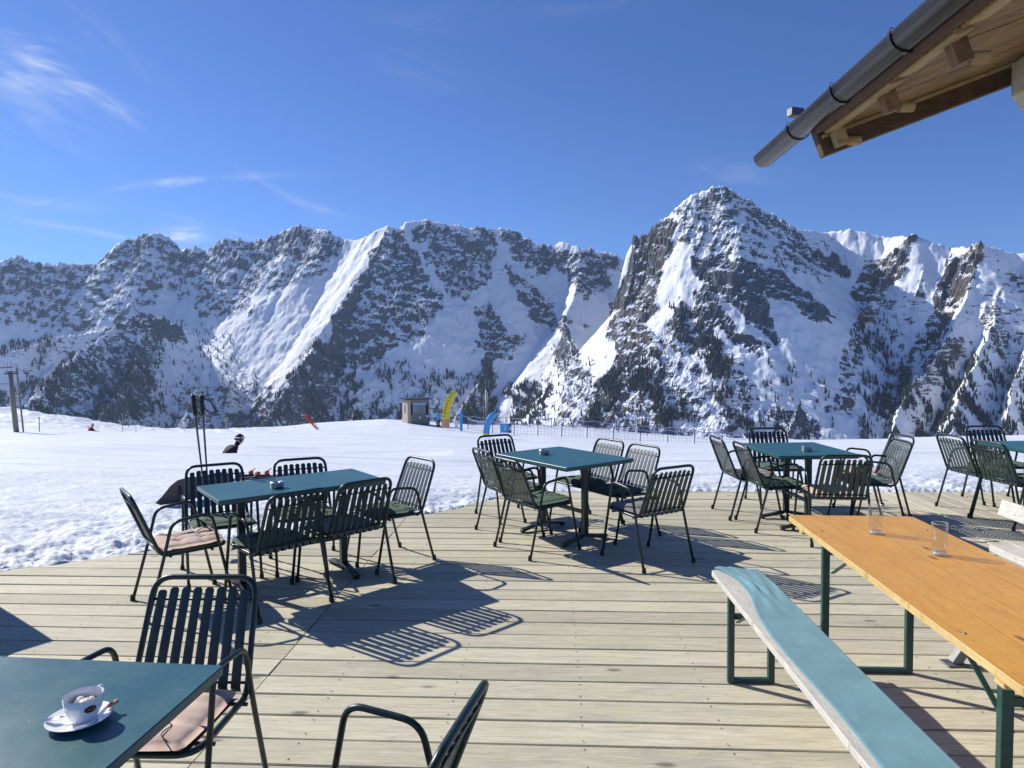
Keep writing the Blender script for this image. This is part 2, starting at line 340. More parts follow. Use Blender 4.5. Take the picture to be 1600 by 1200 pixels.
    tx = X[ii, jj] + NR.uniform(-6, 6, len(ii)); ty = Y[ii, jj] + NR.uniform(-6, 6, len(ii)); tz = Z[ii, jj]
    return me, tx, ty, tz
def rock_build(T, b):
    geo = T.new('ShaderNodeNewGeometry'); pos = geo.outputs['Position']
    at = T.new('ShaderNodeAttribute', dict(attribute_name='bare')).outputs['Fac']
    br = T.new('ShaderNodeAttribute', dict(attribute_name='brown')).outputs['Fac']
    dp = T.new('ShaderNodeAttribute', dict(attribute_name='dip')).outputs['Fac']
    na = T.noise(T.vec(pos, rot=(0, math.radians(-33), 0), sc=(.13, .4, 1)), .085, 7, .70, .8)
    nb = T.noise(T.vec(pos, rot=(0, math.radians(48), 0), sc=(.12, .4, 1)), .085, 7, .70, .8)
    na = T.mix(dp, na, nb); n0 = T.noise(pos, .2, 4, .7)
    n1 = T.math('ADD', T.math('MULTIPLY', na, .7), T.math('MULTIPLY', n0, .3)); n2 = T.noise(pos, .010, 5, .6)
    f = T.math('ADD', at, T.math('MULTIPLY', T.math('SUBTRACT', n1, .5), 2.1))
    f = T.math('ADD', f, T.math('MULTIPLY', T.math('SUBTRACT', n2, .5), .75))
    f = T.mapr(f, .43, .50, 0, 1, True)
    n3 = T.noise(pos, .03, 6, .65)
    grey = T.ramp(n3, [(.3, (.030, .036, .050)), (.55, (.066, .076, .098)), (.75, (.13, .14, .165))])
    brn = T.ramp(n3, [(.3, (.035, .030, .025)), (.5, (.085, .068, .050)), (.72, (.17, .135, .095))])
    rc = T.mix(br, grey, brn)
    sn = T.mix(n2, (.74, .78, .84), (.84, .86, .89))
    T.l.new(T.mix(f, sn, rc), b.inputs['Base Color'])
    b.inputs['Roughness'].default_value = .85
    T.l.new(T.bump(T.math('MULTIPLY', n1, T.mapr(f, 0, 1, .35, 1.1)), .8, 10.0), b.inputs['Normal'])
M_ROCK = mat('mountain_rock_and_snow', build=rock_build)
me, TX, TY, TZ = mountains()
o = link('mountains', me, M_ROCK); o['kind'] = 'structure'

def conifers(name, x, y, z, h, seed=1):
    # each tree: three stacked ragged cones with 6 sides
    n = len(x); rs = np.random.RandomState(seed); k = 6
    V = []; F = []; base = 0
    ang0 = rs.uniform(0, 6.28, n)
    co = []; fc = []
    tiers = [(0.06, .62, .17), (.42, 1.0, .12)]
    per = len(tiers) * (k + 1)
    co = np.zeros((n, per, 3)); idx = 0; q = []
    for z0, z1, rr in tiers:
        for i in range(k):
            a = ang0 + 2 * np.pi * i / k; r_ = rr * h * rs.uniform(.6, 1.2, n)
            co[:, idx + i, 0] = x + r_ * np.cos(a); co[:, idx + i, 1] = y + r_ * np.sin(a); co[:, idx + i, 2] = z + (z0 + rs.uniform(-.04, .04, n)) * h
            q.append((idx + i, idx + (i + 1) % k, idx + k))
        co[:, idx + k, 0] = x + rs.uniform(-.02, .02, n) * h; co[:, idx + k, 1] = y; co[:, idx + k, 2] = z + z1 * h
        idx += k + 1
    q = np.array(q)[None] + (np.arange(n) * per)[:, None, None]
    return raw_mesh(name, co.reshape(-1, 3), q.reshape(-1, 3), False)
def tree_build(T, b):
    geo = T.new('ShaderNodeNewGeometry'); n = T.noise(geo.outputs['Position'], .05, 4, .6)
    T.l.new(T.ramp(n, [(.3, (.012, .018, .014)), (.6, (.028, .034, .024)), (.8, (.06, .05, .032))]), b.inputs['Base Color'])
M_CON = mat('conifer_needles', rough=.9, build=tree_build)
H = NR.uniform(16, 30, len(TX)) * np.where(NR.rand(len(TX)) > .75, 1.45, 1.0); keep = NR.permutation(len(TX))[:36000]
TX, TY, TZ, H = TX[keep], TY[keep], TZ[keep], H[keep]
dist = np.hypot(TX, TY); order = np.argsort(-(H / dist)); big = order[:160]; rest = order[160:]
print('trees', len(TX))
o = link('forest', conifers('forest', TX[rest], TY[rest], TZ[rest] - 2, H[rest]), M_CON); o['kind'] = 'stuff'; o['label'] = 'dark conifer forest on the lower mountain slopes'; o['category'] = 'forest'
tm = [conifers('conifer', np.zeros(1), np.zeros(1), np.zeros(1), np.ones(1), s) for s in range(6)]
for i, k in enumerate(big):
    o = link('conifer_tree', tm[i % 6], M_CON, loc=(TX[k], TY[k], TZ[k] - 2)); o.scale = (H[k],) * 3; o.rotation_euler[2] = i * 1.3
    o['label'] = 'dark conifer standing out from the forest on the lower snowy mountain slopes'; o['category'] = 'conifer'; o['group'] = 'conifers on the lower mountain slopes'
#@@PART2

# ------------------------------------------------------------------ near snow field
NODR = [31, 45, 62, 75, 85]
NEAR = [  # photo x, photo y of the snow surface at those distances
 (-700, [700, 684, 668, 652, 640]), (-200, [700, 684, 668, 645, 634]), (0, [700, 684, 671, 652, 637]), (60, [699, 684, 672, 655, 643]), (100, [699, 684, 673, 659, 650]), (160, [698, 684, 675, 667, 660]), (200, [698, 685, 676, 670, 666]),
 (250, [698, 685, 677, 673, 670]), (310, [698, 685, 678, 675, 673]), (400, [697, 685, 678, 672, 668]), (440, [697, 685, 677, 671, 667]), (490, [697, 685, 676, 668, 661]), (560, [697, 685, 674, 664, 657]), (600, [697, 685, 673, 660, 655]), (640, [698, 686, 672, 660, 657]), (690, [699, 687, 674, 665, 660]),
 (740, [700, 690, 677, 669, 664]), (800, [701, 692, 680, 672, 664]), (860, [702, 693, 682, 673, 665]), (930, [703, 695, 685, 676, 669]), (1000, [704, 697, 690, 683, 677]), (1110, [706, 700, 693, 688, 684]), (1200, [706, 701, 695, 691, 687]), (1280, [706, 701, 695, 691, 688]), (1380, [706, 700, 693, 690, 686]), (1440, [706, 699, 692, 688, 683]), (1600, [704, 697, 689, 684, 680]), (2300, [700, 690, 680, 672, 665])]
def smooth_interp(x, xp, fp):
    return np.interp(x, xp, fp)
NA = [math.atan2(*[raydir(n[0], 660)[i] for i in (0, 1)]) for n in NEAR]
def snow_base(X, Y):
    r = np.hypot(X, Y); a = np.arctan2(X, Y)
    zc = []
    for k, rr in enumerate(NODR):
        zk = [frompx(n[0], n[1][k], rr)[2] for n in NEAR]
        zc.append(np.interp(a, NA, zk))
    z31 = zc[0]
    left = np.clip((math.radians(-5) - a) / math.radians(11), 0, 1) ** 1.0       # the hollow that hides the skier lies on the left
    nod = [0, 6.0, 7.5, 12, 17.5, 21, 25]
    def row(yl, yr, rr): return np.interp(a, NA, [frompx(n[0], yl + (yr - yl) * min(1, max(0, (n[0] - 500) / 300)), rr)[2] for n in NEAR])
    near = [-.05 + 0 * a, -.05 + 0 * a, -.07 + 0 * a, row(737, 738, 12), row(708.5, 715, 17.5), row(704, 710, 21) - .80 * left, row(700, 706, 25) - .62 * left]
    zs = near + zc; rs = nod + NODR
    rs += [88, 100, 130, 400, 1600, 4000]; e = zc[-1]
    zs += [e - .3, e - 3.2, e - 17, e - 140, e - 680, -1500 + 0 * e]
    z = np.zeros(r.shape); zs = np.array(zs)
    for i in range(len(rs) - 1):
        m = (r >= rs[i]) & (r < rs[i + 1]); t = (r - rs[i]) / (rs[i + 1] - rs[i])
        z = np.where(m, zs[i] * (1 - t) + zs[i + 1] * t, z)
    z = np.where(r >= rs[-1], zs[-1], z)
    return z
DANG = math.radians(-3.2); DE = (math.cos(DANG), math.sin(DANG)); DN = (-math.sin(DANG), math.cos(DANG))   # plank direction and its normal
EDGE = [(-9.0, 2.2), (-4.04, 5.27), (-3.18, 5.82), (-2.17, 6.40), (-.70, 7.26), (-.09, 8.03), (.22, 8.26), (2.34, 8.22), (6.07, 7.99), (12, 7.65)]
def edge_y(x): return np.interp(x, [p[0] for p in EDGE], [p[1] for p in EDGE])
def snow_z(X, Y, detail=True):
    z = snow_base(X, Y)
    if not detail: return z
    r = np.hypot(X, Y)
    nr = np.exp(-np.clip(r - 6, 0, 99) / 5.0)
    ed = Y - edge_y(X)          # metres beyond the deck edge
    slush = np.exp(-np.clip(ed, 0, 99) / 1.6)
    l1 = fbm(X / .55, Y / .34, 4, 201, .55); l2 = np.abs(fbm(X / .22, Y / .15, 3, 203, .55))
    foot = np.clip(perlin(X / .33, Y / .26, 207) - .28, 0, 1)
    z = z + nr * (.030 * l1 - .05 * foot) + slush * (.08 * l1 + .08 * l2) + .02 * slush
    z = z + .05 * np.clip(r / 30, 0, 1) * fbm(X / 6, Y / 2.2, 3, 211) + .012 * fbm(X / 2.2, Y / .5, 3, 213) * np.clip(1.2 - r / 40, 0, 1)
    rough = np.clip((r - 62) / 10, 0, 1) * np.clip((math.radians(-17) - np.arctan2(X, Y)) / .1, 0, 1)
    z = z + rough * .32 * fbm(X / 2.6, Y / 2.6, 4, 217, .6)
    under = ed < .0
    z = np.where(under, np.minimum(z, -.09) + np.clip(1 + ed / .14, 0, 1) * (.09 + .035 * l1 + .03), z)
    z = np.where(ed < -.16, -.16, z)
    return z
def snow_mesh():
    c = math.atan(830 / CF)
    A = np.concatenate([np.linspace(-math.pi, -c, 60, endpoint=False), np.linspace(-c, c, 720, endpoint=False), np.linspace(c, math.pi, 61)])
    R = np.concatenate([[.3, 2, 4], np.geomspace(4.8, 16, 290, endpoint=False), np.geomspace(16, 90, 180, endpoint=False), np.geomspace(90, 4000, 24)])
    RR, AA = np.meshgrid(R, A, indexing='ij'); X = RR * np.sin(AA); Y = RR * np.cos(AA)
    return grid_mesh('snow_field', X, Y, snow_z(X, Y), True)
def snow_build(T, b):
    geo = T.new('ShaderNodeNewGeometry'); pos = geo.outputs['Position']
    n1 = T.noise(T.vec(pos, sc=(1, 1.6, 1)), 9, 6, .65); n2 = T.noise(T.vec(pos, sc=(.12, 1, 1)), 1.3, 4, .6); n3 = T.noise(pos, .35, 4, .55)
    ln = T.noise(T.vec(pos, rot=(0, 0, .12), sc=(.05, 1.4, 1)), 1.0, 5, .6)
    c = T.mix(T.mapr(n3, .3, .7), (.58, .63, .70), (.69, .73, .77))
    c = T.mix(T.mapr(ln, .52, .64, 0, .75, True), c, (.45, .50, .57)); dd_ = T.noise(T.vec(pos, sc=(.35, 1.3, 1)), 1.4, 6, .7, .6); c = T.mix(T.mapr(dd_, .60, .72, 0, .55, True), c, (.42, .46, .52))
    T.l.new(c, b.inputs['Base Color']); b.inputs['Roughness'].default_value = .6
    b.inputs['Subsurface Weight'].default_value = 0.0; b.inputs['Specular IOR Level'].default_value = .25
    h = T.math('ADD', T.math('MULTIPLY', n1, .5), T.math('ADD', T.math('MULTIPLY', n2, .8), T.math('MULTIPLY', ln, 1.6)))
    T.l.new(T.bump(h, .85, .06), b.inputs['Normal'])
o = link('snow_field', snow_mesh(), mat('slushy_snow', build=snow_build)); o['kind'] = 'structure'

# ------------------------------------------------------------------ mesh helpers
class MB:
    def __init__(s): s.v = []; s.f = []
    def add(s, vs, fs):
        b = len(s.v); s.v += [tuple(v) for v in vs]; s.f += [tuple(i + b for i in f) for f in fs]; return s
    def box(s, c, d, rz=0.0, M=None):
        x, y, z = d[0] / 2, d[1] / 2, d[2] / 2; R = Matrix.Rotation(rz, 3, 'Z') if M is None else M
        vs = [Vector(c) + R @ Vector(p) for p in [(-x, -y, -z), (x, -y, -z), (x, y, -z), (-x, y, -z), (-x, -y, z), (x, -y, z), (x, y, z), (-x, y, z)]]
        return s.add(vs, [(0, 3, 2, 1), (4, 5, 6, 7), (0, 1, 5, 4), (1, 2, 6, 5), (2, 3, 7, 6), (3, 0, 4, 7)])
    def cbox(s, c, d, ch=.003, rz=0.0, M=None):     # chamfered along all vertical + top edges (rounded-octagon prism, two rings)
        x, y, z = d[0] / 2, d[1] / 2, d[2] / 2; R = Matrix.Rotation(rz, 3, 'Z') if M is None else M
        def ring(zz, i):
            X, Y = x - i, y - i; q = ch
            return [(-X + q, -Y, zz), (X - q, -Y, zz), (X, -Y + q, zz), (X, Y - q, zz), (X - q, Y, zz), (-X + q, Y, zz), (-X, Y - q, zz), (-X, -Y + q, zz)]
        rs = ring(-z, ch) + ring(-z + ch, 0) + ring(z - ch, 0) + ring(z, ch)
        fs = [tuple(range(7, -1, -1)), tuple(range(24, 32))]
        for k in range(3):
            for i in range(8): a = k * 8 + i; b = k * 8 + (i + 1) % 8; fs.append((a, b, b + 8, a + 8))
        return s.add([Vector(c) + R @ Vector(p) for p in rs], fs)
    def bar(s, a, b, wd, ht, up=(0, 0, 1), ch=0.0):
        a = Vector(a); b = Vector(b); d = (b - a); L = d.length; d.normalize(); u = Vector(up)
        sd = d.cross(u)
        if sd.length < 1e-4: sd = Vector((1, 0, 0))
        sd.normalize(); u = sd.cross(d)
        M = Matrix((sd, d, u)).transposed()
        return s.cbox((a + b) / 2, (wd, L, ht), ch, M=M) if ch else s.box((a + b) / 2, (wd, L, ht), M=M)
    def tube(s, pts, r, n=8, closed=False, caps=True, squash=1.0):
        pts = [Vector(p) for p in pts]; N = len(pts); prev = None; rings = []
        for i in range(N):
            if closed: t = (pts[(i + 1) % N] - pts[i - 1]).normalized()
            else: t = (pts[min(i + 1, N - 1)] - pts[max(i - 1, 0)]).normalized()
            if prev is None:
                a = Vector((0, 0, 1)) if abs(t.z) < .9 else Vector((1, 0, 0)); u = (a - t * a.dot(t)).normalized()
            else: u = (prev - t * prev.dot(t)).normalized()
            prev = u; v = t.cross(u); rr = r[i] if hasattr(r, '__len__') else r
            rings.append([pts[i] + (u * math.cos(2 * math.pi * k / n) + v * math.sin(2 * math.pi * k / n) * squash) * rr for k in range(n)])
        vs = [p for q in rings for p in q]; fs = []
        for i in range(N if closed else N - 1):
            j = (i + 1) % N; off = 0
            if closed and j == 0:
                off = min(range(n), key=lambda o_: sum((rings[i][k] - rings[0][(k + o_) % n]).length for k in range(n)))
            for k in range(n): fs.append((i * n + k, i * n + (k + 1) % n, j * n + (k + 1 + off) % n, j * n + (k + off) % n))
        if caps and not closed: fs += [tuple(range(n - 1, -1, -1)), tuple((N - 1) * n + k for k in range(n))]
        return s.add(vs, fs)
    def lathe(s, prof, n=32, c=(0, 0, 0), fn=None):
        vs = []; m = len(prof)
        for i in range(n):
            a = 2 * math.pi * i / n
            for r, z in prof:
                if fn: r = fn(r, z, a)
                vs.append((c[0] + r * math.cos(a), c[1] + r * math.sin(a), c[2] + z))
        fs = [(i * m + k, ((i + 1) % n) * m + k, ((i + 1) % n) * m + k + 1, i * m + k + 1) for i in range(n) for k in range(m - 1)]
        return s.add(vs, fs)
    def prism(s, poly, z0, z1, ch=0.0):   # polygon outline extruded in z
        n = len(poly); vs = [(x, y, z0) for x, y in poly] + [(x, y, z1 - ch) for x, y in poly]
        fs = [tuple(range(n - 1, -1, -1))] + [(i, (i + 1) % n, n + (i + 1) % n, n + i) for i in range(n)]
        if ch:
            cx = sum(p[0] for p in poly) / n; cy = sum(p[1] for p in poly) / n
            ins = []
            for i in range(n):
                p0, p1, p2 = Vector(poly[i - 1]), Vector(poly[i]), Vector(poly[(i + 1) % n])
                e1 = (p1 - p0).normalized(); e2 = (p2 - p1).normalized(); nn = Vector((-(e1.y + e2.y), e1.x + e2.x))
                if nn.length > 1e-6: nn.normalize()
                ins.append((p1.x + nn.x * ch, p1.y + nn.y * ch))
            vs += [(x, y, z1) for x, y in ins]; fs += [(n + i, n + (i + 1) % n, 2 * n + (i + 1) % n, 2 * n + i) for i in range(n)] + [tuple(range(2 * n, 3 * n))]
        else: fs.append(tuple(range(n, 2 * n)))
        return s.add(vs, fs)
    def mesh(s, name, smooth=False, ang=None):
        me = bpy.data.meshes.new(name); me.from_pydata(s.v, [], s.f); me.validate(); me.update()
        if smooth:
            me.polygons.foreach_set('use_smooth', [True] * len(me.polygons))
            if ang: me.set_sharp_from_angle(angle=math.radians(ang))
        return me
    def build(s, name, m, parent=None, loc=None, rot=None, smooth=False, ang=None): return link(name, s.mesh(name, smooth, ang), m, parent, loc, rot)
def fillet(pts, rad, n=5, closed=False):
    pts = [Vector(p) for p in pts]; out = []; N = len(pts)
    for i, p in enumerate(pts):
        if not closed and i in (0, N - 1): out.append(p); continue
        a = (pts[i - 1] - p); b = (pts[(i + 1) % N] - p); rr = rad[i] if hasattr(rad, '__len__') else rad
        d = min(rr, a.length * .48, b.length * .48); pa = p + a.normalized() * d; pb = p + b.normalized() * d
        for k in range(n + 1):
            t = k / n; out.append(pa * (1 - t) ** 2 + p * 2 * t * (1 - t) + pb * t * t)
    return out
def thing(name, label, cat, loc=(0, 0, 0), rz=0.0, group=None):
    o = bpy.data.objects.new(name, None); COL.objects.link(o); o.location = loc; o.rotation_euler = (0, 0, rz); o.empty_display_size = .1
    return tag(o, label, cat, group)
def tag(o, label, cat, group=None):
    o['label'] = label; o['category'] = cat
    if group: o['group'] = group
    return o
def copy_tree(o, parent=None):
    c = o.copy(); COL.objects.link(c)
    if parent is not None: c.parent = parent
    for ch in [x for x in bpy.data.objects if x.parent is o]: copy_tree(ch, c)
    return c

# ------------------------------------------------------------------ materials
def wood_mat(name, c0, c1, c2, axis_rot=0.0, sc=(1.2, 14, 14), rough=.75, coat=0.0, var=.16, knots=True, obj=False, bump=.35, ksc=(2.0, 5.0, 5.0), kd=.32):
    def build(T, b):
        if obj: src = T.new('ShaderNodeTexCoord').outputs['Object']
        else: src = T.new('ShaderNodeNewGeometry').outputs['Position']
        oi = T.new('ShaderNodeObjectInfo'); rnd = oi.outputs['Random']
        off = T.new('ShaderNodeVectorMath', dict(operation='ADD')); T.l.new(T.vec(src, rot=(0, 0, axis_rot)), off.inputs[0])
        cx = T.new('ShaderNodeCombineXYZ'); T.l.new(T.math('MULTIPLY', rnd, 37.0), cx.inputs[0]); T.l.new(T.math('MULTIPLY', rnd, 91.0), cx.inputs[2]); T.l.new(cx.outputs[0], off.inputs[1])
        p = off.outputs[0]
        g = T.noise(T.vec(p, sc=sc), 4.0, 6, .62, 1.2); g2 = T.noise(T.vec(p, sc=(sc[0] * .6, sc[1] * 3, sc[2] * 3)), 4.0, 5, .7, .3); bl = T.noise(T.vec(p, sc=(1, 2.2, 1)), 3.0, 4, .6)
        c = T.ramp(T.math('ADD', T.math('MULTIPLY', g, .6), T.math('MULTIPLY', g2, .4)), [(.32, c0), (.5, c1), (.68, c2)])
        c = T.mix(T.mapr(bl, .3, .75, 0, .5), c, tuple(x * .8 for x in c1))
        fine = T.noise(T.vec(p, sc=(sc[0] * 2.5, sc[1] * 6, 1)), 5.0, 3, .7)
        c = T.mix(T.mapr(fine, .58, .70, 0, .6), c, tuple(x * .35 for x in c1)); gp = T.noise(T.vec(p, sc=(1.6, 7, 1)), 1.6, 5, .7, .4); c = T.mix(T.mapr(gp, .52, .68, 0, .55 if var > .06 else .12, True), c, (c1[0] * .62, c1[1] * .66, c1[2] * .80)); sp_ = T.noise(T.vec(p, sc=(1, 3, 1)), 26.0, 3, .6); c = T.mix(T.mapr(sp_, .66, .74, 0, .5 if var > .06 else .15), c, tuple(x * .3 for x in c1))
        if knots:
            v = T.new('ShaderNodeTexVoronoi', dict(feature='F1')); T.l.new(T.vec(p, sc=ksc), v.inputs['Vector']); v.inputs['Scale'].default_value = 1.0
            kn = T.mapr(v.outputs['Distance'], .04, .12, 1, 0, True)
            pick = T.math('GREATER_THAN', T.math('FRACT', T.math('MULTIPLY', T.new('ShaderNodeSeparateColor', _0=v.outputs['Color']).outputs[0], 7.0)), .55)
            c = T.mix(T.math('MULTIPLY', T.math('MULTIPLY', kn, pick), .85), c, tuple(x * kd for x in c0))
        vb = T.mapr(rnd, 0, 1, 1 - var, 1 + var); cc = T.new('ShaderNodeCombineColor'); [T.l.new(vb, cc.inputs[i]) for i in range(3)]
        c = T.mix(1.0, c, cc.outputs[0], 'MULTIPLY')
        g3 = T.noise(T.vec(p, sc=(4.0 * sc[0] / max(sc[0], sc[1]) * 1.6, 44 * sc[1] / max(sc[0], sc[1]) if sc[1] > sc[0] else 5, 1) if sc[1] > sc[0] else (44, 5, 1)), 3.5, 5, .78, .4)
        c = T.mix(T.mapr(g3, .34, .50, .45 if var > .1 else .22, 0), c, tuple(x * .55 for x in c1)); c = T.mix(T.mapr(g3, .54, .68, 0, .5 if var > .1 else .2), c, tuple(min(1, x * 1.12) for x in c2))
        T.l.new(c, b.inputs['Base Color']); b.inputs['Roughness'].default_value = rough
        if coat: b.inputs['Coat Weight'].default_value = coat; b.inputs['Coat Roughness'].default_value = .18
        T.l.new(T.bump(T.math('ADD', g, T.math('MULTIPLY', g2, .8)), bump, .003), b.inputs['Normal'])
    return mat(name, build=build)
M_DECK = wood_mat('weathered_deck_wood', (.33, .30, .205), (.54, .495, .355), (.66, .62, .475), axis_rot=-DANG)
M_DECKR = wood_mat('weathered_deck_wood_turned', (.33, .30, .205), (.54, .495, .355), (.66, .62, .475), axis_rot=-DANG - math.pi / 2)
M_UNDER = mat('gap_shade_underlay', (.014, .012, .010), .95)  # near-black underlay: the shade in the plank gaps is put into its colour
M_OLDW = wood_mat('bleached_bench_wood', (.38, .36, .31), (.55, .53, .47), (.66, .64, .58), sc=(14, 1.2, 14), knots=False, var=.04)
M_ORANGE = wood_mat('varnished_orange_wood', (.56, .23, .022), (.72, .35, .038), (.80, .43, .06), sc=(9, .8, 9), rough=.40, coat=.15, var=.02, bump=.10, ksc=(7.0, 2.6, 5.0), kd=.16)
M_EDGE = wood_mat('pale_board_edge', (.45, .30, .10), (.62, .44, .17), (.70, .52, .25), sc=(9, .8, 9), rough=.5, var=.02, knots=False)
M_ROOF = wood_mat('brown_soffit_wood', (.07, .04, .016), (.16, .095, .04), (.26, .16, .07), sc=(1.0, 10, 10), rough=.7, obj=True, var=.15)
M_LIGHTW = wood_mat('pale_soffit_wood', (.20, .14, .06), (.34, .25, .11), (.44, .34, .17), sc=(1.0, 10, 10), rough=.65, obj=True)
M_DARKW = wood_mat('dark_stained_beam', (.04, .022, .012), (.09, .05, .025), (.15, .085, .04), sc=(1.0, 10, 10), rough=.75, obj=True)
def paint_build(c, wear=.5):
    def f(T, b):
        geo = T.new('ShaderNodeTexCoord'); n = T.noise(geo.outputs['Object'], 30, 5, .6); n2 = T.noise(geo.outputs['Object'], 220, 2, .5)
        T.l.new(T.mix(T.mapr(n, .35, .7), c, tuple(min(1, x * 1.5 + .004) for x in c)), b.inputs['Base Color'])
        T.l.new(T.mapr(n, .3, .7, b.inputs['Roughness'].default_value - .06, b.inputs['Roughness'].default_value + .1), b.inputs['Roughness'])
        T.l.new(T.bump(n2, .06, .001), b.inputs['Normal'])
    return f
M_GREEN = mat('dark_green_enamel', rough=.34, build=paint_build((.006, .022, .021)))
M_LEG = mat('dark_green_leg_paint', rough=.42, build=paint_build((.012, .05, .042)))
M_SLAT = mat('dark_green_slat_paint', rough=.44, build=paint_build((.009, .025, .025)), Coat__Weight=.5, Coat__Roughness=.38)
M_RUB = mat('black_rubber', (.01, .01, .01), .6)
def top_build(T, b):
    p = T.new('ShaderNodeTexCoord').outputs['Object']
    n = T.noise(p, 55, 6, .7); n2 = T.noise(p, 3, 4, .6)
    c = T.mix(T.mapr(n, .3, .7), (.012, .075, .085), (.022, .105, .115)); c = T.mix(T.mapr(n2, .3, .8, 0, .5), c, (.03, .125, .14))
    acc = None
    for i, (rz, sc_) in enumerate([(.3, 1.0), (1.5, 1.3), (2.4, .9)]):
        s_ = T.noise(T.vec(p, rot=(0, 0, rz), sc=(2.2, 60 * sc_, 1)), 3.0, 3, .6, .8); s_ = T.mapr(s_, .69, .73, 0, .5)
        acc = s_ if acc is None else T.math('MAXIMUM', acc, s_)
    sp = T.mapr(T.noise(p, 90, 2, .5), .74, .78, 0, .7); acc = T.math('MAXIMUM', T.math('MULTIPLY', acc, .5), sp)
    T.l.new(T.mix(acc, c, (.30, .42, .42)), b.inputs['Base Color']); T.l.new(T.mapr(n2, .3, .7, .30, .42), b.inputs['Roughness'])
    T.l.new(T.bump(n, .05, .001), b.inputs['Normal'])
M_TOP = mat('teal_green_table_laminate', build=top_build)
def cloth_build(c, sc=400, wr=.4, spots=None):
    def f(T, b):
        p = T.new('ShaderNodeTexCoord').outputs['Object']; n = T.noise(p, sc, 3, .6); n2 = T.noise(p, 9, 5, .6, .5)
        col = T.mix(T.mapr(n2, .3, .7), tuple(x * .82 for x in c), tuple(min(1, x * 1.1) for x in c))
        col = T.mix(T.mapr(n, .3, .7, 0, .35), col, tuple(x * .7 for x in c))
        T.l.new(col, b.inputs['Base Color']); b.inputs['Roughness'].default_value = .9; b.inputs['Sheen Weight'].default_value = .15
        T.l.new(T.bump(T.math('ADD', T.math('MULTIPLY', n2, 2.0), n), wr, .003), b.inputs['Normal'])
    return f
M_PINK = mat('pale_pink_cotton', build=cloth_build((.60, .44, .36)))
M_GRN = mat('dark_green_cotton', build=cloth_build((.045, .10, .062)))
M_GRYC = mat('grey_cotton', build=cloth_build((.22, .20, .20)))
M_TEALC = mat('teal_bench_cover_fabric', build=cloth_build((.135, .29, .335), 260, .5))
M_STEEL = mat('brushed_steel', (.55, .55, .56), .3, 1.0)
M_GALV = mat('galvanised_steel', rough=.45, metal=.7, build=paint_build((.16, .16, .165)))
M_CER = mat('white_porcelain', (.83, .83, .84), .12, Coat__Weight=.5)

# ------------------------------------------------------------------ deck
deck = MB()
pl = [(-9, -3.5), (12, -3.5), (12, 7.55), (6.07, 7.89), (2.34, 8.12), (.25, 8.15), (-.05, 7.95), (-.68, 7.18), (-2.15, 6.32), (-3.16, 5.74), (-4.0, 5.19), (-9, 2.12)]
deck.prism(pl, -.15, -.05)
deck_o = deck.build('deck', M_UNDER); deck_o['kind'] = 'structure'
def toDE(x, y): return x * DE[0] + y * DE[1], x * DN[0] + y * DN[1]
def frDE(u, v): return (u * DE[0] + v * DN[0], u * DE[1] + v * DN[1])
eu = [toDE(*p) for p in EDGE]
def edge_u_at(v):   # left end of the row at normal coordinate v
    best = None
    for (u0, v0), (u1, v1) in zip(eu[:6], eu[1:7]):
        if min(v0, v1) <= v <= max(v0, v1): return u0 + (u1 - u0) * (v - v0) / (v1 - v0)
    return None
def plank(u0a, u0b, u1a, u1b, v0, v1, m):   # ends may be cut on the slant; a = at v0, b = at v1
    th, ch = .042, .0035; z1 = rng.uniform(-.0022, .0022); tl = rng.uniform(-.0018, .0018)
    mb = MB(); N = max(2, int((u1a - u0a) / .7) + 1)
    w0 = [rng.uniform(-.0018, .0018) for _ in range(N + 1)]; w1 = [rng.uniform(-.0018, .0018) for _ in range(N + 1)]; zz = [rng.uniform(-.0012, .0012) for _ in range(N + 1)]
    vs = []
    for i in range(N + 1):
        t = i / N; ua = u0a + (u1a - u0a) * t; ub = u0b + (u1b - u0b) * t
        for u, v, z in [(ua, v0 + w0[i], -th), (ua, v0 + w0[i], z1 - ch), (ua, v0 + w0[i] + ch, z1 + zz[i]), (ub, v1 - w1[i] - ch, z1 + tl + zz[i]), (ub, v1 - w1[i], z1 + tl - ch), (ub, v1 - w1[i], -th)]:
            vs.append((*frDE(u, v), z))
    fs = [(i * 6 + k, i * 6 + (k + 1) % 6, (i + 1) * 6 + (k + 1) % 6, (i + 1) * 6 + k) for i in range(N) for k in range(6)]
    fs += [tuple(range(6)), tuple(N * 6 + k for k in range(5, -1, -1))]
    fs = [tuple(reversed(f)) for f in fs]
    mb.add(vs, fs); return mb.build('plank', m, deck_o)
PITCH = .1904; V0 = toDE(.043, 2.856)[1]; GAP = .012
useam = toDE(-1.3, 3.4)[0]; uright = toDE(4.15, 6.0)[0]
k0 = int((-1.3 - V0) / PITCH); vmax = toDE(.22, 8.26)[1]
k = k0
while True:
    v0 = V0 + k * PITCH + GAP / 2; v1 = v0 + PITCH - GAP
    if v0 > vmax - .02: break
    v1 = min(v1, vmax)
    a, b_ = edge_u_at(v0), edge_u_at(v1)
    a = -6.5 if a is None or a < -6.5 else a; b_ = -6.5 if b_ is None or b_ < -6.5 else b_
    js = rng.uniform(-.003, .003)
    if max(a, b_) < useam - .1:
        plank(a, b_, useam - .004 + js, useam - .004 + js, v0, v1, M_DECK); st = useam + .004 + js; plank(st, st, uright, uright, v0, v1, M_DECK)
    else: plank(a, b_, uright, uright, v0, v1, M_DECK)
    k += 1
u = uright + .008
ci = 0
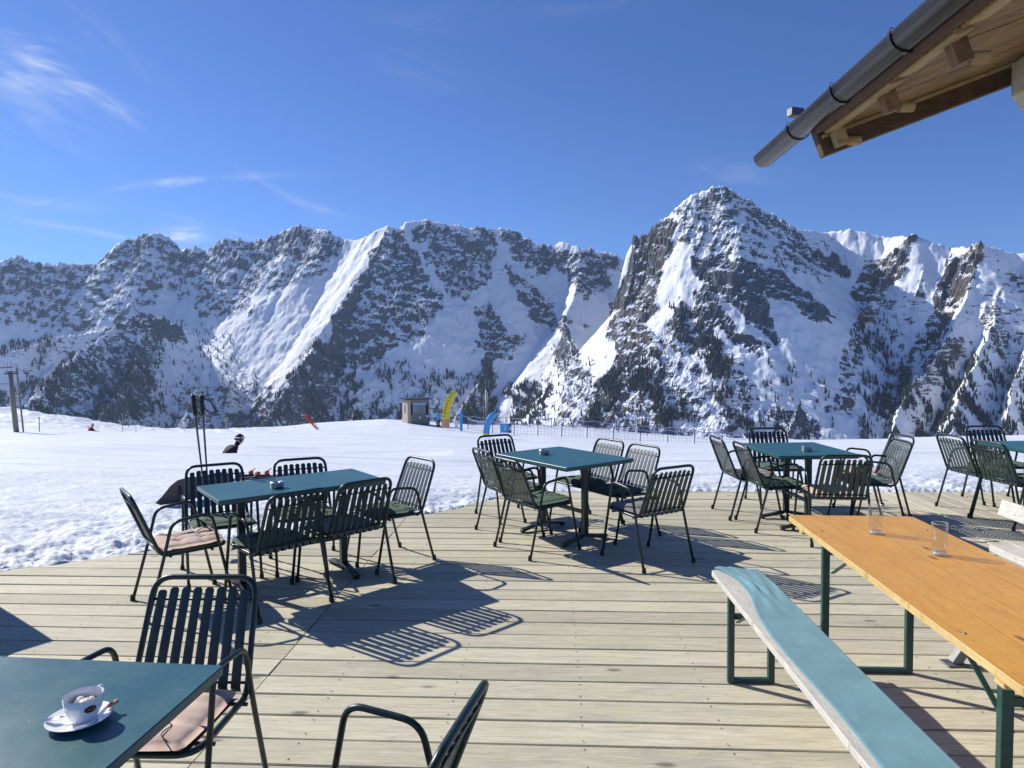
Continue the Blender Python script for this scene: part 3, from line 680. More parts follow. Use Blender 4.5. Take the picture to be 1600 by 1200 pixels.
while u < 10.0:     # planks of the right-hand field run the other way
    for (va, vb) in [(-1.2, 3.1), (3.106, 6.55), (6.556, vmax + (u - 4.15) * .0)]:
        vtop = vb
        mb = MB()
        th, ch = .042, .0035; z1 = rng.uniform(-.002, .002); N = 5; vs = []
        for i in range(N + 1):
            v = va + (vtop - va) * i / N; jj = rng.uniform(-.001, .001)
            for uu, z in [(u, -th), (u, z1 - ch), (u + ch, z1), (u + PITCH - GAP - ch, z1 + jj), (u + PITCH - GAP, z1 - ch), (u + PITCH - GAP, -th)]: vs.append((*frDE(uu, v), z))
        fs = [(i * 6 + q, i * 6 + (q + 1) % 6, (i + 1) * 6 + (q + 1) % 6, (i + 1) * 6 + q) for i in range(N) for q in range(6)] + [tuple(range(6)), tuple(N * 6 + q for q in range(5, -1, -1))]
        mb.add(vs, fs).build('plank', M_DECKR, deck_o)
    u += PITCH
# screw heads, two per plank at each joist
scr = MB()
for kk in range(k0, k):
    vv = V0 + kk * PITCH
    for ju in np.arange(-4.2, uright, .62):
        for dv in (.035, .155):
            if edge_u_at(vv) is not None and ju < edge_u_at(vv) + .1: continue
            x, y = frDE(ju + rng.uniform(-.006, .006), vv + dv + rng.uniform(-.004, .004))
            scr.add([(x + .0042 * math.cos(a), y + .0042 * math.sin(a), .0032) for a in np.linspace(0, 5.24, 6)], [(0, 1, 2, 3, 4, 5)])
o = scr.build('screw_heads', mat('rusty_screw', (.05, .04, .03), .6, .5), deck_o); o['kind'] = 'stuff'

# ------------------------------------------------------------------ chairs
CW = dict(wt=.205, yt=-.345, Ht=.80, ws=.222, ys=-.186, Hs=.398, wr=.256, yr=-.279, wf=.25, yf=.247, wa=.248, yaf=.116, Haf=.641, yar=-.123, Har=.614)
def make_chair():
    t = thing('garden_chair', 'x', 'chair'); c = CW
    g = MB()
    sf = .215      # seat front
    loop = [(-c['ws'], c['ys'], c['Hs']), (-c['wt'], c['yt'], c['Ht']), (c['wt'], c['yt'], c['Ht']), (c['ws'], c['ys'], c['Hs']), (c['ws'] + .004, sf, c['Hs'] + .012), (-c['ws'] - .004, sf, c['Hs'] + .012)]
    g.tube(fillet(loop, [.05, .075, .075, .05, .08, .08], 6, True), .0115, 10, closed=True); g.build('back_and_seat_frame', M_GREEN, t, smooth=True)
    for s in (-1, 1):
        pts = [(s * c['wf'], c['yf'], .012), (s * c['wa'], c['yaf'], c['Haf']), (s * c['wa'], c['yar'], c['Har']), (s * (c['wa']), c['ys'] + .012, .40), (s * c['wr'], c['yr'], .012)]
        MB().tube(fillet(pts, [0, .06, .06, .09, 0], 6), .0105, 10).build('arm_and_leg_frame', M_GREEN, t, smooth=True)
        for yy, ww, dy in ((c['yf'], c['wf'], .004), (c['yr'], c['wr'], -.004)):
            MB().lathe([(0, 0), (.0165, 0), (.0165, .012), (.0135, .04), (.0, .041)], 10, (s * ww, yy + dy, 0)).build('rubber_foot', M_RUB, t, smooth=True, ang=40)
    bd = Vector((0, c['yt'] - c['ys'], c['Ht'] - c['Hs'])); L = bd.length; bd.normalize(); nb = Vector((0, bd.z, -bd.y)) # toward the sitter
    base = Vector((0, c['ys'], c['Hs']))
    def bp(x, t_, off=0.0): return base + bd * t_ + nb * off + Vector((x, 0, 0))
    for nm, tt in (('back_crossbar', .045), ('back_crossbar', L - .085)):
        ww = c['ws'] + (c['wt'] - c['ws']) * tt / L
        MB().tube([bp(-ww, tt, -.004), bp(ww, tt, -.004)], .006, 6).build(nm, M_GREEN, t, smooth=True)
    for yy in (-.135, .12):
        MB().tube([(-.246, yy, c['Hs'] - .006), (.246, yy, c['Hs'] - .006)], .008, 6).build('seat_crossbar', M_GREEN, t, smooth=True)
    n = 8
    for i in range(n):
        f = (i - (n - 1) / 2)
        m = MB(); sw0, sw1 = .0185, .0172; vs = []
        end = L - .040 - (.010 if i in (0, n - 1) else 0); ts = [.012, .03, .06, .16, .26, L - .12, L - .085, L - .06, end - .008, end]
        for q, tt in enumerate(ts):
            pw = (.0505 + (.0465 - .0505) * tt / L) * f; hw = sw0 + (sw1 - sw0) * tt / L
            if q == len(ts) - 1: hw *= .55
            bulge = .006 + .004 * math.sin(math.pi * tt / L) + (-.012 if tt < .02 else 0)
            vs += [bp(pw - hw, tt, bulge - .002), bp(pw, tt, bulge + .0015), bp(pw + hw, tt, bulge - .002), bp(pw + hw, tt, bulge - .0045), bp(pw - hw, tt, bulge - .0045)]
        fs = [(q * 5 + k, q * 5 + (k + 1) % 5, (q + 1) * 5 + (k + 1) % 5, (q + 1) * 5 + k) for q in range(len(ts) - 1) for k in range(5)] + [(0, 1, 2, 3, 4), tuple(len(ts) * 5 - 5 + k for k in (4, 3, 2, 1, 0))]
        m.add(vs, fs); m.build('back_slat', M_SLAT, t, smooth=True, ang=50)
        m = MB(); vs = []
        ys = [-.172, -.15, -.05, .06, .14, .185, .196]
        for q, yy in enumerate(ys):
            pw = .0505 * f; zz = c['Hs'] + .004 + .012 * (yy + .186) / .4 - (.008 if q in (0, len(ys) - 1) else 0)
            vs += [(pw - .018, yy, zz), (pw + .018, yy, zz), (pw + .018, yy, zz - .004), (pw - .018, yy, zz - .004)]
        fs = [(q * 4 + k, q * 4 + (k + 1) % 4, (q + 1) * 4 + (k + 1) % 4, (q + 1) * 4 + k) for q in range(len(ys) - 1) for k in range(4)] + [(0, 1, 2, 3), tuple(len(ys) * 4 - 4 + k for k in (3, 2, 1, 0))]
        m.add(vs, fs); m.build('seat_slat', M_SLAT, t)
    return t
def cushion_mesh(seed):
    r = np.random.RandomState(seed); n = 22; hw = .205; m = MB(); vs = []
    tuft = [(-.07, -.07), (.07, -.07), (-.07, .07), (.07, .07)]
    ox, oy = r.uniform(0, 50, 2)
    u = np.linspace(-1, 1, n)
    U, V = np.meshgrid(u, u, indexing='ij')
    # square with rounded corners
    X = U * hw * (1 - .05 * V ** 2 * 1.0) ; Y = V * hw * (1 - .05 * U ** 2)
    edge = np.maximum(np.abs(U), np.abs(V)); prof = np.sqrt(np.clip(1 - edge ** 3.2, 0, 1))
    Zt = .036 * prof + .007 * prof * fbm((X + ox) / .06, (Y + oy) / .06, 3, 301)
    for a, b in tuft: Zt -= .020 * np.exp(-((X - a) ** 2 + (Y - b) ** 2) / .0008)
    for a, b in tuft:
        for s_ in (0, 1): d_ = np.abs((X - a) if s_ else (Y - b)); Zt -= .005 * prof * np.exp(-(d_ / .012) ** 2)
    Zb = -.016 * prof
    N = n * n
    vs = [(X[i, j], Y[i, j], Zt[i, j]) for i in range(n) for j in range(n)] + [(X[i, j], Y[i, j], Zb[i, j]) for i in range(n) for j in range(n)]
    fs = [(i * n + j, (i + 1) * n + j, (i + 1) * n + j + 1, i * n + j + 1) for i in range(n - 1) for j in range(n - 1)]
    fs += [(N + i * n + j, N + i * n + j + 1, N + (i + 1) * n + j + 1, N + (i + 1) * n + j) for i in range(n - 1) for j in range(n - 1)]
    ring = [(i, 0) for i in range(n)] + [(n - 1, j) for j in range(1, n)] + [(i, n - 1) for i in range(n - 2, -1, -1)] + [(0, j) for j in range(n - 2, 0, -1)]
    for q in range(len(ring)):
        a = ring[q][0] * n + ring[q][1]; b = ring[(q + 1) % len(ring)]; b = b[0] * n + b[1]; fs.append((a, N + a, N + b, b))
    m.add(vs, fs); return m.mesh('seat_cushion', True)
CM = [cushion_mesh(s) for s in range(4)]
TG = 'green garden chairs round the terrace tables'
CHAIRS = [ # x, y, heading(deg), cushion, chair label, cushion label
 (-1.24, 2.331, -92, 'pink', 'dark green slatted chair in front of the coffee cup table, largest in view', 'pale pink cushion half under the table with the coffee cup'),
 (-.455, 1.715, 165, 'green', 'dark green chair cut off by the bottom edge, only arm and back rail seen', None),
 (-2.25, 4.589, 38.3, 'pink', 'dark green chair at the left end of the nearest middle table, turned side on', 'pale pink tufted cushion on the side-on chair beside the snow'),
 (-2.246, 5.158, -60.4, 'green', 'dark green chair with the ski poles behind its back', 'dark green cushion on the chair in front of the ski poles'),
 (-1.667, 5.411, -66, 'green', 'dark green chair behind the table with the ski bindings to its left', 'dark green cushion behind the table near the orange bindings'),
 (-1.623, 4.57, 136.1, 'greenroll', 'dark green chair seen from behind, near left corner of the table by the snowboard', 'dark green folded cushion showing left of the nearest rear-facing chair'),
 (-1.253, 4.957, 132.7, 'pink', 'dark green chair seen from behind, right of another at the snowboard table', 'pink cushion glimpsed between the two rear-facing chairs'),
 (-1.028, 5.481, 222.3, 'green', 'dark green chair with sunlit slats, right of the table by the snowboard', 'green cushion on the sunlit chair standing alone by the snow'),
 (-.029, 6.967, -61.3, 'green', 'dark green chair below the blue flag, at the far left of the middle table', 'green cushion on the farthest chair left of the middle table'),
 (.015, 6.349, 27.9, 'green', 'dark green chair half hidden behind the near left chair of the middle table', 'green cushion on the half hidden chair at the middle table'),
 (.219, 5.81, 35.2, 'green', 'dark green chair seen from behind at the near left of the middle table', 'dark green cushion on the near left chair of the middle table'),
 (.708, 6.649, 213.1, 'green', 'dark green chair with sunlit slats, farther one at the right of the middle table', 'dark green thick cushion on the farther sunlit chair of the middle table'),
 (.971, 6.225, 212.6, 'green', 'dark green chair with sunlit slats, nearer one at the right of the middle table', 'dark green cushion on the nearer sunlit chair of the middle table'),
 (1.08, 5.482, 119.6, 'grey', 'dark green chair with its back to us, near right of the middle table', 'grey cushion on the chair nearest the blue-covered bench'),
 (2.439, 6.977, 2.6, 'grey', 'dark green chair farthest left at the right-hand table, near the net fence', 'dark grey cushion on the leftmost chair of the right-hand table'),
 (2.53, 6.50, 2, 'green', 'dark green chair second from the left at the right-hand table', 'green cushion on the second chair from the left at the right-hand table'),
 (2.913, 7.418, -92, 'green', 'dark green chair behind the right-hand table, facing us over the tabletop', 'green cushion on the chair facing us across the right-hand table'),
 (2.851, 6.018, 84.2, 'pink', 'dark green chair with its back to us right behind the orange table', 'pink cushion poking out left of the chair behind the orange table'),
 (3.711, 7.004, 180, 'pink', 'farther of two overlapping sunlit chairs right of the right-hand table', 'pink cushion on the farther sunlit chair at the right-hand table'),
 (3.46, 6.62, 176, 'green', 'nearer of two overlapping sunlit chairs right of the right-hand table', 'dark green cushion on the nearer sunlit chair at the right-hand table'),
 (4.874, 7.025, 3.3, 'green', 'dark green chair at the left side of the table cut by the right picture edge', 'dark green cushion on the farther chair at the right picture edge'),
 (4.898, 6.535, 8.1, 'green', 'dark green chair above the wooden bench, nearest to the right picture edge', 'dark green cushion on the nearer chair at the right picture edge'),
 (5.42, 7.45, -92, 'green', 'dark green chair facing us behind the table cut by the right picture edge', 'green cushion on the chair facing us at the right picture edge'),
 (-3.86, 4.22, 100, None, 'dark green chair mostly outside the left picture edge, casting a shadow on the planks', None),
]
proto = make_chair()
for i, (x, y, hd, cu, lb, cl) in enumerate(CHAIRS):
    c = proto if i == 0 else copy_tree(proto)
    rz = math.radians(hd - 90); c.location = (x, y, .003); c.rotation_euler = (0, 0, rz)
    c['label'] = lb; c['category'] = 'chair'; c['group'] = TG
    if cu and cl:
        m = {'pink': M_PINK, 'green': M_GRN, 'grey': M_GRYC, 'greenroll': M_GRN}[cu]
        me = CM[i % 4].copy(); me.materials.clear()
        R = Matrix.Rotation(rz, 3, 'Z'); off = R @ Vector((rng.uniform(-.012, .012), .025, 0))
        o = link('seat_cushion', me, m, loc=(x + off.x, y + off.y, .003 + CW['Hs'] + .026), rot=(math.radians(1.7), 0, rz + rng.uniform(-.06, .06)))
        tag(o, cl, 'cushion', 'seat cushions on the garden chairs')
        for s in (-1, 1):
            tie = MB(); tie.tube(fillet([(s * .07, .07, .022), (s * .12, .10, .034), (s * .10, .16, .033), (s * .15, .19, .022)], .03, 4), .0018, 5)
            tie.build('tie_string', mat_tie if 'mat_tie' in globals() else globals().setdefault('mat_tie', mat('dark_cord', (.03, .05, .035), .9)), o, smooth=True)

# ------------------------------------------------------------------ square terrace tables
def make_table(x, y, ang, L, W, label, beam=(1, 1)):
    t = thing('terrace_table', label, 'table', (x, y, 0), math.radians(ang), 'green terrace tables')
    hx, hy, r = L / 2, W / 2, .012
    poly = []
    for cx, cy, a0 in [(hx - r, -hy + r, -90), (hx - r, hy - r, 0), (-hx + r, hy - r, 90), (-hx + r, -hy + r, 180)]:
        for q in range(4): a = math.radians(a0 + 30 * q); poly.append((cx + r * math.cos(a), cy + r * math.sin(a)))
    MB().prism(poly, .711, .738, .003).build('tabletop', M_TOP, t)
    MB().prism([(a * .97, b * .96) for a, b in poly], .700, .7105).build('underside_rim', M_GREEN, t)
    long_x = L > W; D = (L if long_x else W) / 2 - .22; half = .26
    ax = Vector((1, 0, 0)) if long_x else Vector((0, 1, 0)); cr = Vector((0, 1, 0)) if long_x else Vector((1, 0, 0))
    for s in (-1, 1):
        p = ax * (D * s)
        MB().bar(p + Vector((0, 0, .055)), p + Vector((0, 0, .70)), .05, .05, up=cr, ch=.004).build('column', M_GREEN, t)
        for q in (-1, 1):
            e = p + cr * half * q
            MB().bar(p + cr * .027 * q + Vector((0, 0, .062)), e + Vector((0, 0, .022)), .05, .026, ch=.004).build('foot_bar', M_GREEN, t)
            MB().lathe([(0, 0), (.022, 0), (.022, .012), (0, .013)], 10, (e.x - cr.x * .02 * q, e.y - cr.y * .02 * q, .001)).build('foot_pad', M_RUB, t)
        MB().bar(p - cr * .22 + Vector((0, 0, .688)), p + cr * .22 + Vector((0, 0, .688)), .04, .022).build('top_support', M_GREEN, t)
    MB().bar(-ax * (D - .027) + Vector((0, 0, .27)), ax * (D - .027) + Vector((0, 0, .27)), .035, .03, ch=.003).build('stretcher', M_GREEN, t)
    return t
make_table(-1.6299, 5.004, 36.6, 1.2, .64, 'dark teal table surrounded by six chairs beside the snowboard')
make_table(.463, 6.212, 36.2, .793, 1.035, 'dark teal table in the middle of the terrace with an ashtray on it')
make_table(2.775, 6.574, 2.85, .768, .893, 'dark teal table behind the orange beer table with an ashtray on it')
make_table(5.26, 6.62, 2.85, .85, .80, 'dark teal table cut off by the right picture edge')
# the foreground table: corner at (-.89, 2.04), sides along its own axes
a = math.radians(-5.7); L, W = 1.2, .80; cx = -.89 - L / 2 * math.cos(a) + W / 2 * math.sin(a); cy = 2.041 - L / 2 * math.sin(a) - W / 2 * math.cos(a)
make_table(cx, cy, -5.7, L, W, 'dark teal table in the bottom left corner carrying the coffee cup')
cx, cy = -4.24, 4.50
make_table(cx, cy, -37, 1.0, .8, 'dark teal table just outside the left picture edge, seen by its shadow')

def ashtray(x, y, label):
    t = thing('ashtray', label, 'ashtray', (x, y, .7385), 0, 'round steel ashtrays')
    MB().lathe([(0, .001), (.044, .001), (.046, .004), (.046, .030), (.043, .030), (.043, .010), (0, .010)], 28).build('bowl', M_STEEL, t, smooth=True, ang=40)
    MB().lathe([(.047, .024), (.048, .026), (.048, .044), (.044, .048), (.020, .043), (.012, .036), (0, .036)], 28).build('wind_lid', M_STEEL, t, smooth=True, ang=40)
ashtray(-1.684, 4.809, 'round steel ashtray on the table beside the snowboard')
ashtray(.294, 6.305, 'round steel ashtray on the middle table')
ashtray(2.791, 6.40, 'round steel ashtray on the table behind the orange one')

# ------------------------------------------------------------------ coffee cup
t = thing('coffee_cup', 'white porcelain cup with milk foam and a dark red oval emblem on a saucer', 'cup', (-1.12, 1.725, .7445), math.radians(0), None)
def cupfn(r, z, a): return r
prof = [(0, .004), (.024, .004), (.026, .001), (.029, .001), (.030, .006), (.036, .016), (.0425, .032), (.0455, .050), (.0465, .064), (.0458, .0655), (.0445, .064), (.0432, .050), (.040, .032), (.033, .016), (0, .012)]
MB().lathe(prof, 48).build('cup_body', M_CER, t, smooth=True, ang=60)
h = MB(); h.tube(fillet([(.043, 0, .056), (.068, 0, .058), (.072, 0, .036), (.058, 0, .022), (.037, 0, .022)], .015, 5), .0042, 8, squash=1.5)
o = h.build('handle', M_CER, t, smooth=True); o.rotation_euler = (0, 0, math.radians(84))
def cof(T, b):
    p = T.new('ShaderNodeTexCoord').outputs['Object']; n = T.noise(p, 120, 5, .6); T.l.new(T.mix(T.mapr(n, .4, .6), (.30, .24, .16), (.66, .60, .50)), b.inputs['Base Color'])
MB().lathe([(0, .040), (.0415, .040)], 36).build('coffee', mat('foamy_coffee', rough=.5, build=cof), t)
f = MB()
for q in range(9):
    an = rng.uniform(0, 6.28); rr = rng.uniform(.004, .026); s_ = rng.uniform(.007, .012)
    f.lathe([(0, -s_ * .4), (s_, -s_ * .2), (s_ * .95, s_ * .35), (s_ * .55, s_ * .75), (0, s_ * .9)], 10, (rr * math.cos(an), rr * math.sin(an) + .006, .042))
f.build('milk_foam', mat('milk_foam', (.80, .76, .66), .7), t, smooth=True)
def patch(name, m, r0, a0, z0, ra, rz_, parent, n=28, out=.0006, prof_=prof[4:10]):
    rr_ = lambda z: np.interp(z, [p[1] for p in prof_], [p[0] for p in prof_])
    vs = [((rr_(z0) + out) * math.cos(a0), (rr_(z0) + out) * math.sin(a0), z0)]
    for i in range(n):
        q = 2 * math.pi * i / n; aa = a0 + ra * math.cos(q); zz = z0 + rz_ * math.sin(q); vs.append(((rr_(zz) + out) * math.cos(aa), (rr_(zz) + out) * math.sin(aa), zz))
    MB().add(vs, [(0, 1 + i, 1 + (i + 1) % n) for i in range(n)]).build(name, m, parent)
EM = math.radians(-38)
patch('emblem', mat('dark_red_print', (.10, .018, .012), .3), .045, EM, .040, .33, .0092, t)
wv = MB(); rr_ = lambda z: np.interp(z, [p[1] for p in prof[4:10]], [p[0] for p in prof[4:10]])
wv.tube([((rr_(.040) + .0010) * math.cos(EM + (q - 4) * .045), (rr_(.040) + .0010) * math.sin(EM + (q - 4) * .045),   .040 + .0016 * math.sin(q * 1.9)) for q in np.linspace(0, 8, 34)], .0005, 4)
wv.build('emblem_script', mat('cream_print', (.6, .45, .25), .4), t)
t = thing('saucer', 'white saucer under the coffee cup', 'saucer', (-1.13, 1.722, .7385))
MB().lathe([(0, .004), (.030, .004), (.036, .006), (.055, .008), (.074, .016), (.0765, .0165), (.074, .0135), (.055, .005), (.040, .001), (0, .001)], 56).build('dish', M_CER, t, smooth=True, ang=70)
t2 = thing('teaspoon', 'small steel teaspoon lying on the saucer left of the cup', 'spoon', (-1.187, 1.70, .757), math.radians(-62))
sp = MB(); n = 14; vs = []
for i in range(n):
    q = 2 * math.pi * i / n; vs.append((.011 * math.cos(q), .017 * math.sin(q), .0015 + .0))
vs += [(0, 0, -.003)]; sp.add(vs, [(i, (i + 1) % n, n) for i in range(n)] + [((i + 1) % n, i, n) for i in range(0)])
sp.build('spoon_bowl', M_STEEL, t2, smooth=True)
MB().tube([(0, .016, .0015), (0, .04, .004), (0, .075, .004)], [.0022, .0018, .003], 6, squash=.6).build('spoon_handle', M_STEEL, t2, smooth=True)
wr = MB(); wr.cbox((0, 0, 0), (.03, .012, .009), .003); o = wr.build('sweet_wrapper', mat('salmon_paper', (.62, .25, .17), .5), loc=(-1.071, 1.768, .7625), rot=(.35, -.3, .8)); tag(o, 'salmon-pink sweet wrapper on the saucer behind the cup', 'wrapper')

# ------------------------------------------------------------------ orange beer table
def U_frame(parent, m, p0, p1, ztop, wd, dirn, brace_len, ch=.002):
    """two flat legs with a foot bar, a top bar and a folding brace; p0, p1 foot points"""
    p0 = Vector((*p0, 0)); p1 = Vector((*p1, 0)); d = (p1 - p0).normalized(); z = Vector((0, 0, 1)); dv = Vector((*dirn, 0))
    for p in (p0, p1):
        MB().bar(p + z * .004, p + z * ztop, wd, .028, up=dv, ch=ch).build('leg', m, parent)
    MB().bar(p0 + d * (wd / 2), p1 - d * (wd / 2) , .026, .022, ch=.002).build('foot_bar', m, parent).location = (0, 0, .016)
    MB().bar(p0 + d * (wd / 2) + z * (ztop - .10), p1 - d * (wd / 2) + z * (ztop - .10), .02, .026).build('upper_bar', m, parent)
    mid = (p0 + p1) / 2
    for p in (p0 + d * .03, p1 - d * .03):
        MB().bar(p + z * (ztop * .72) + dv * .016, p + dv * brace_len + z * (ztop - .006), .018, .006).build('brace', m, parent)
BA = math.atan2(1.98, 1.542 - 1.38)
bt = thing('beer_table', 'orange varnished wooden beer table with two empty glasses on it', 'table', (0, 0, 0))
ud = Vector((.0795, .9968, 0)); rd = Vector((.9968, -.0795, 0)); C0 = Vector((1.545, 3.785, 0))
def btp(a, b): p = C0 + rd * a - ud * b; return (p.x, p.y)
W_, L_ = .675, 2.0
cs = []
for (a, b, s0) in [(0, L_, 180), (W_, L_, 270), (W_, 0, 0), (0, 0, 90)]:
    r = .035; ca = a + (r if a == 0 else -r); cb = b + (-r if b == L_ else r)
    for q in range(6): an = math.radians(s0 + 18 * q); cs.append(btp(ca + r * math.cos(an), cb - r * math.sin(an)))
top = MB().prism(cs, .738, .765, .002); me = top.mesh('tabletop'); me.materials.append(M_EDGE); me.materials.append(M_ORANGE)
for p_ in me.polygons:
    if p_.normal.z > .95 or p_.normal.z < -.9: p_.material_index = 1
link('tabletop', me, None, bt)
for aa in (.17, .335, .505): MB().bar((*btp(aa, .012), .7652), (*btp(aa + .002, L_ - .012), .7652), .0016, .0006).build('board_joint', mat('joint_line', (.30, .14, .02), .6), bt)
for bb in (.13, L_ - .17): MB().bar((*btp(.03, bb), .7155), (*btp(W_ - .03, bb), .7155), .05, .042, ch=.003).build('batten', M_EDGE, bt)
U_frame(bt, M_LEG, (1.632, 3.50), (2.06, 3.475), .736, .036, (-ud.x, -ud.y), .34)
U_frame(bt, M_LEG, (1.47, 1.985), (1.90, 1.95), .736, .036, (ud.x, ud.y), .34)
for a, b in ((.06, .35), (.60, .30), (.05, 1.62), (.62, 1.66)):
    MB().lathe([(0, .7668), (.006, .7668), (.007, .7655)], 10, (*btp(a, b), 0)).build('rivet', M_GALV, bt)
def glass(x, y, label):
    def gb(T, b):
        tr = T.new('ShaderNodeBsdfTransparent'); gl = T.new('ShaderNodeBsdfGlossy', Roughness=.03); lw = T.new('ShaderNodeLayerWeight'); lw.inputs['Blend'].default_value = .5; fr_ = T.math('POWER', lw.outputs['Facing'], 2.6)
        tr.inputs['Color'].default_value = (.955, .965, .97, 1)
        mx = T.new('ShaderNodeMixShader'); T.l.new(T.math('ADD', T.math('MULTIPLY', fr_, .55), .035, True), mx.inputs[0]); T.l.new(tr.outputs[0], mx.inputs[1]); T.l.new(gl.outputs[0], mx.inputs[2])
        T.l.new(mx.outputs[0], T.n['Material Output'].inputs['Surface'])
    m = globals().get('M_GL') or globals().setdefault('M_GL', mat('clear_glass', build=gb))
    t = thing('drinking_glass', label, 'glass', (x, y, .7655), rng.uniform(0, 1), 'empty glasses on the orange table')
    def fn(r, z, a):
        k = math.sin(math.pi * min(1, max(0, (z - .012) / .10))) if .012 < z < .112 else 0
        return r * (1 - .10 * k + .085 * k * math.sin(4 * a + z * 60)) if r > .005 else r
    outp = [(0, 0), (.029, 0), (.0315, .004)] + [(.0315 + .001 * q / 14, .012 + .0095 * q) for q in range(14)] + [(.0328, .1445), (.0318, .146)]
    inp = [(.0305, .1445)] + [(.0298 - .0006 * q / 13, .012 + .0095 * (13 - q) + .004) for q in range(13)] + [(.024, .018), (0, .017)]
    MB().lathe(outp, 40, fn=fn).build('outer_wall', m, t, smooth=True, ang=60)
    MB().lathe(inp, 40, fn=fn).build('inner_wall', m, t, smooth=True)
    MB().lathe([(0, .003), (.027, .003), (.029, .007), (.027, .014), (0, .0165)], 30).build('thick_base', globals().get('M_GB') or globals().setdefault('M_GB', mat('glass_base', (.55, .62, .66), .08, Alpha=.42, Specular__IOR__Level=1.0)), t, smooth=True)
    MB().tube([(.0322 * math.cos(q), .0322 * math.sin(q), .1455) for q in np.linspace(0, 6.283, 33)[:-1]], .0011, 6, closed=True).build('rim', globals().get('M_GR') or globals().setdefault('M_GR', mat('glass_rim_highlight', (.8, .83, .85), .1, Alpha=.5, Specular__IOR__Level=1.0)), t, smooth=True)  # pale ring paints the bright highlight along the rim
glass(1.824, 3.377, 'farther wavy drinking glass on the orange table, nearest the green chair')
glass(1.915, 3.012, 'nearer wavy drinking glass on the orange table, farther from the chairs')

# ------------------------------------------------------------------ beer bench with teal cover
bb_ = thing('beer_bench', 'long weathered white beer bench with dark green folding legs', 'bench', (0, 0, 0))
bu = Vector((.0378, .9993, 0)); br_ = Vector((.9993, -.0378, 0)); B0 = Vector((1.10, 3.735, 0))
def bp_(a, b): p = B0 + br_ * a - bu * b; return (p.x, p.y)
cs = []; W2, L2 = .262, 2.2
for (a, b, s0) in [(0, L2, 180), (W2, L2, 270), (W2, 0, 0), (0, 0, 90)]:
    r = .03; ca = a + (r if a == 0 else -r); cb = b + (-r if b == L2 else r)
    for q in range(6): an = math.radians(s0 + 18 * q); cs.append(bp_(ca + r * math.cos(an), cb - r * math.sin(an)))
MB().prism(cs, .446, .472, .003).build('seat_board', M_OLDW, bb_)
for q in (.36, 1.85): MB().bar((*bp_(.035, q), .4215), (*bp_(W2 - .035, q), .4215), .045, .045, ch=.003).build('batten', M_OLDW, bb_)
U_frame(bb_, M_LEG, (1.102, 3.385), (1.305, 3.38), .444, .032, (-bu.x, -bu.y), .22)
U_frame(bb_, M_LEG, (1.045, 1.90), (1.248, 1.895), .444, .032, (bu.x, bu.y), .22)
# cover: cloth sheet lying over the board, bunched at the far end, hanging a little over the right edge
nu, nv = 34, 150; vs = []
for i in range(nv + 1):
    b = i / nv * 2.17 - .002
    a0 = .040 + .052 * math.exp(-((b - .30) / .30) ** 2) + .008 * math.sin(b * 5) - .005 * b - .035 * math.exp(-b / .05) ; a1 = W2 + .006 + .004 * math.sin(b * 3.1)
    for j in range(nu + 1):
        s_ = j / nu; a_ = a0 + (a1 - a0) * s_
        z = .4752
        # folds bunched near the far end
        e = math.exp(-((b - .25) / .26) ** 2)
        z += .62 * e * (.022 * math.exp(-((s_ - .16 - .5 * (b - .1)) / .085) ** 2) + .014 * math.exp(-((s_ - .42 - .55 * (b - .12)) / .07) ** 2) + .006 * math.sin(s_ * 17 + b * 13))
        z += .010 * math.exp(-b / .035) * (1 - abs(2 * s_ - .5)) + .0003 * math.sin(b * 9 + s_ * 7) + .0016 * math.exp(-((s_ - .02) / .03) ** 2) + .0016 * math.exp(-((s_ - .97) / .03) ** 2)
        if s_ > .975: z -= (s_ - .975) / .025 * .022
        if s_ < .02: z -= .003
        p = B0 + br_ * a_ - bu * b; vs.append((p.x, p.y, max(z, .4735) if s_ <= .975 else z))
fs = [(i * (nu + 1) + j, (i + 1) * (nu + 1) + j, (i + 1) * (nu + 1) + j + 1, i * (nu + 1) + j + 1) for i in range(nv) for j in range(nu)]
cv = MB().add(vs, fs).build('bench_cover', M_TEALC, smooth=True); tag(cv, 'teal fabric cover pulled over the white beer bench, rumpled at the far end', 'cover')
sm = cv.modifiers.new('thickness', 'SOLIDIFY'); sm.thickness = .002; sm.offset = 1
for s0 in (.055, .945):
    MB().tube([Vector(vs[i * (nu + 1) + int(round(s0 * nu))]) + Vector((0, 0, .0022)) for i in range(0, nv + 1, 2)], .0011, 4).build('seam', M_TEALC, cv, smooth=True)

# ------------------------------------------------------------------ wooden bench at the right edge
wb = thing('wooden_bench', 'bleached wooden bench with low backrest at the right picture edge', 'bench', (0, 0, 0))
wd_ = Vector((.06, .998, 0)); wr_ = Vector((.998, -.06, 0)); W0 = Vector((3.03, 4.27, 0))
for q in range(2):
    p = W0 + wr_ * (.07 + .15 * q); MB().bar(p + Vector((0, 0, .425)), p - wd_ * 2.0 + Vector((0, 0, .425)), .14, .045, ch=.004).build('seat_plank', M_OLDW, wb)
p = Vector((3.32, 4.56, 0)); MB().bar(p + Vector((0, 0, .615)), p - wd_ * 2.3 + Vector((0, 0, .615)), .04, .11, up=(.25, 0, 1), ch=.004).build('backrest_plank', M_OLDW, wb)
for yy in (3.6, 2.6):
    for x0, x1 in ((2.36, 2.62), (3.50, 3.30)):
        MB().bar((x0, yy - .03, .006), (x1, yy - .03, .40 if x0 < 3 else .60), .05, .05, up=(0, 1, 0), ch=.003).build('steel_leg', M_GALV, wb)
        MB().cbox((x0, yy - .03, .006), (.11, .09, .008), .002).build('foot_plate', M_GALV, wb)
    MB().bar((2.60, yy - .03, .385), (3.36, yy - .03, .385), .05, .03).build('seat_bearer', M_GALV, wb)
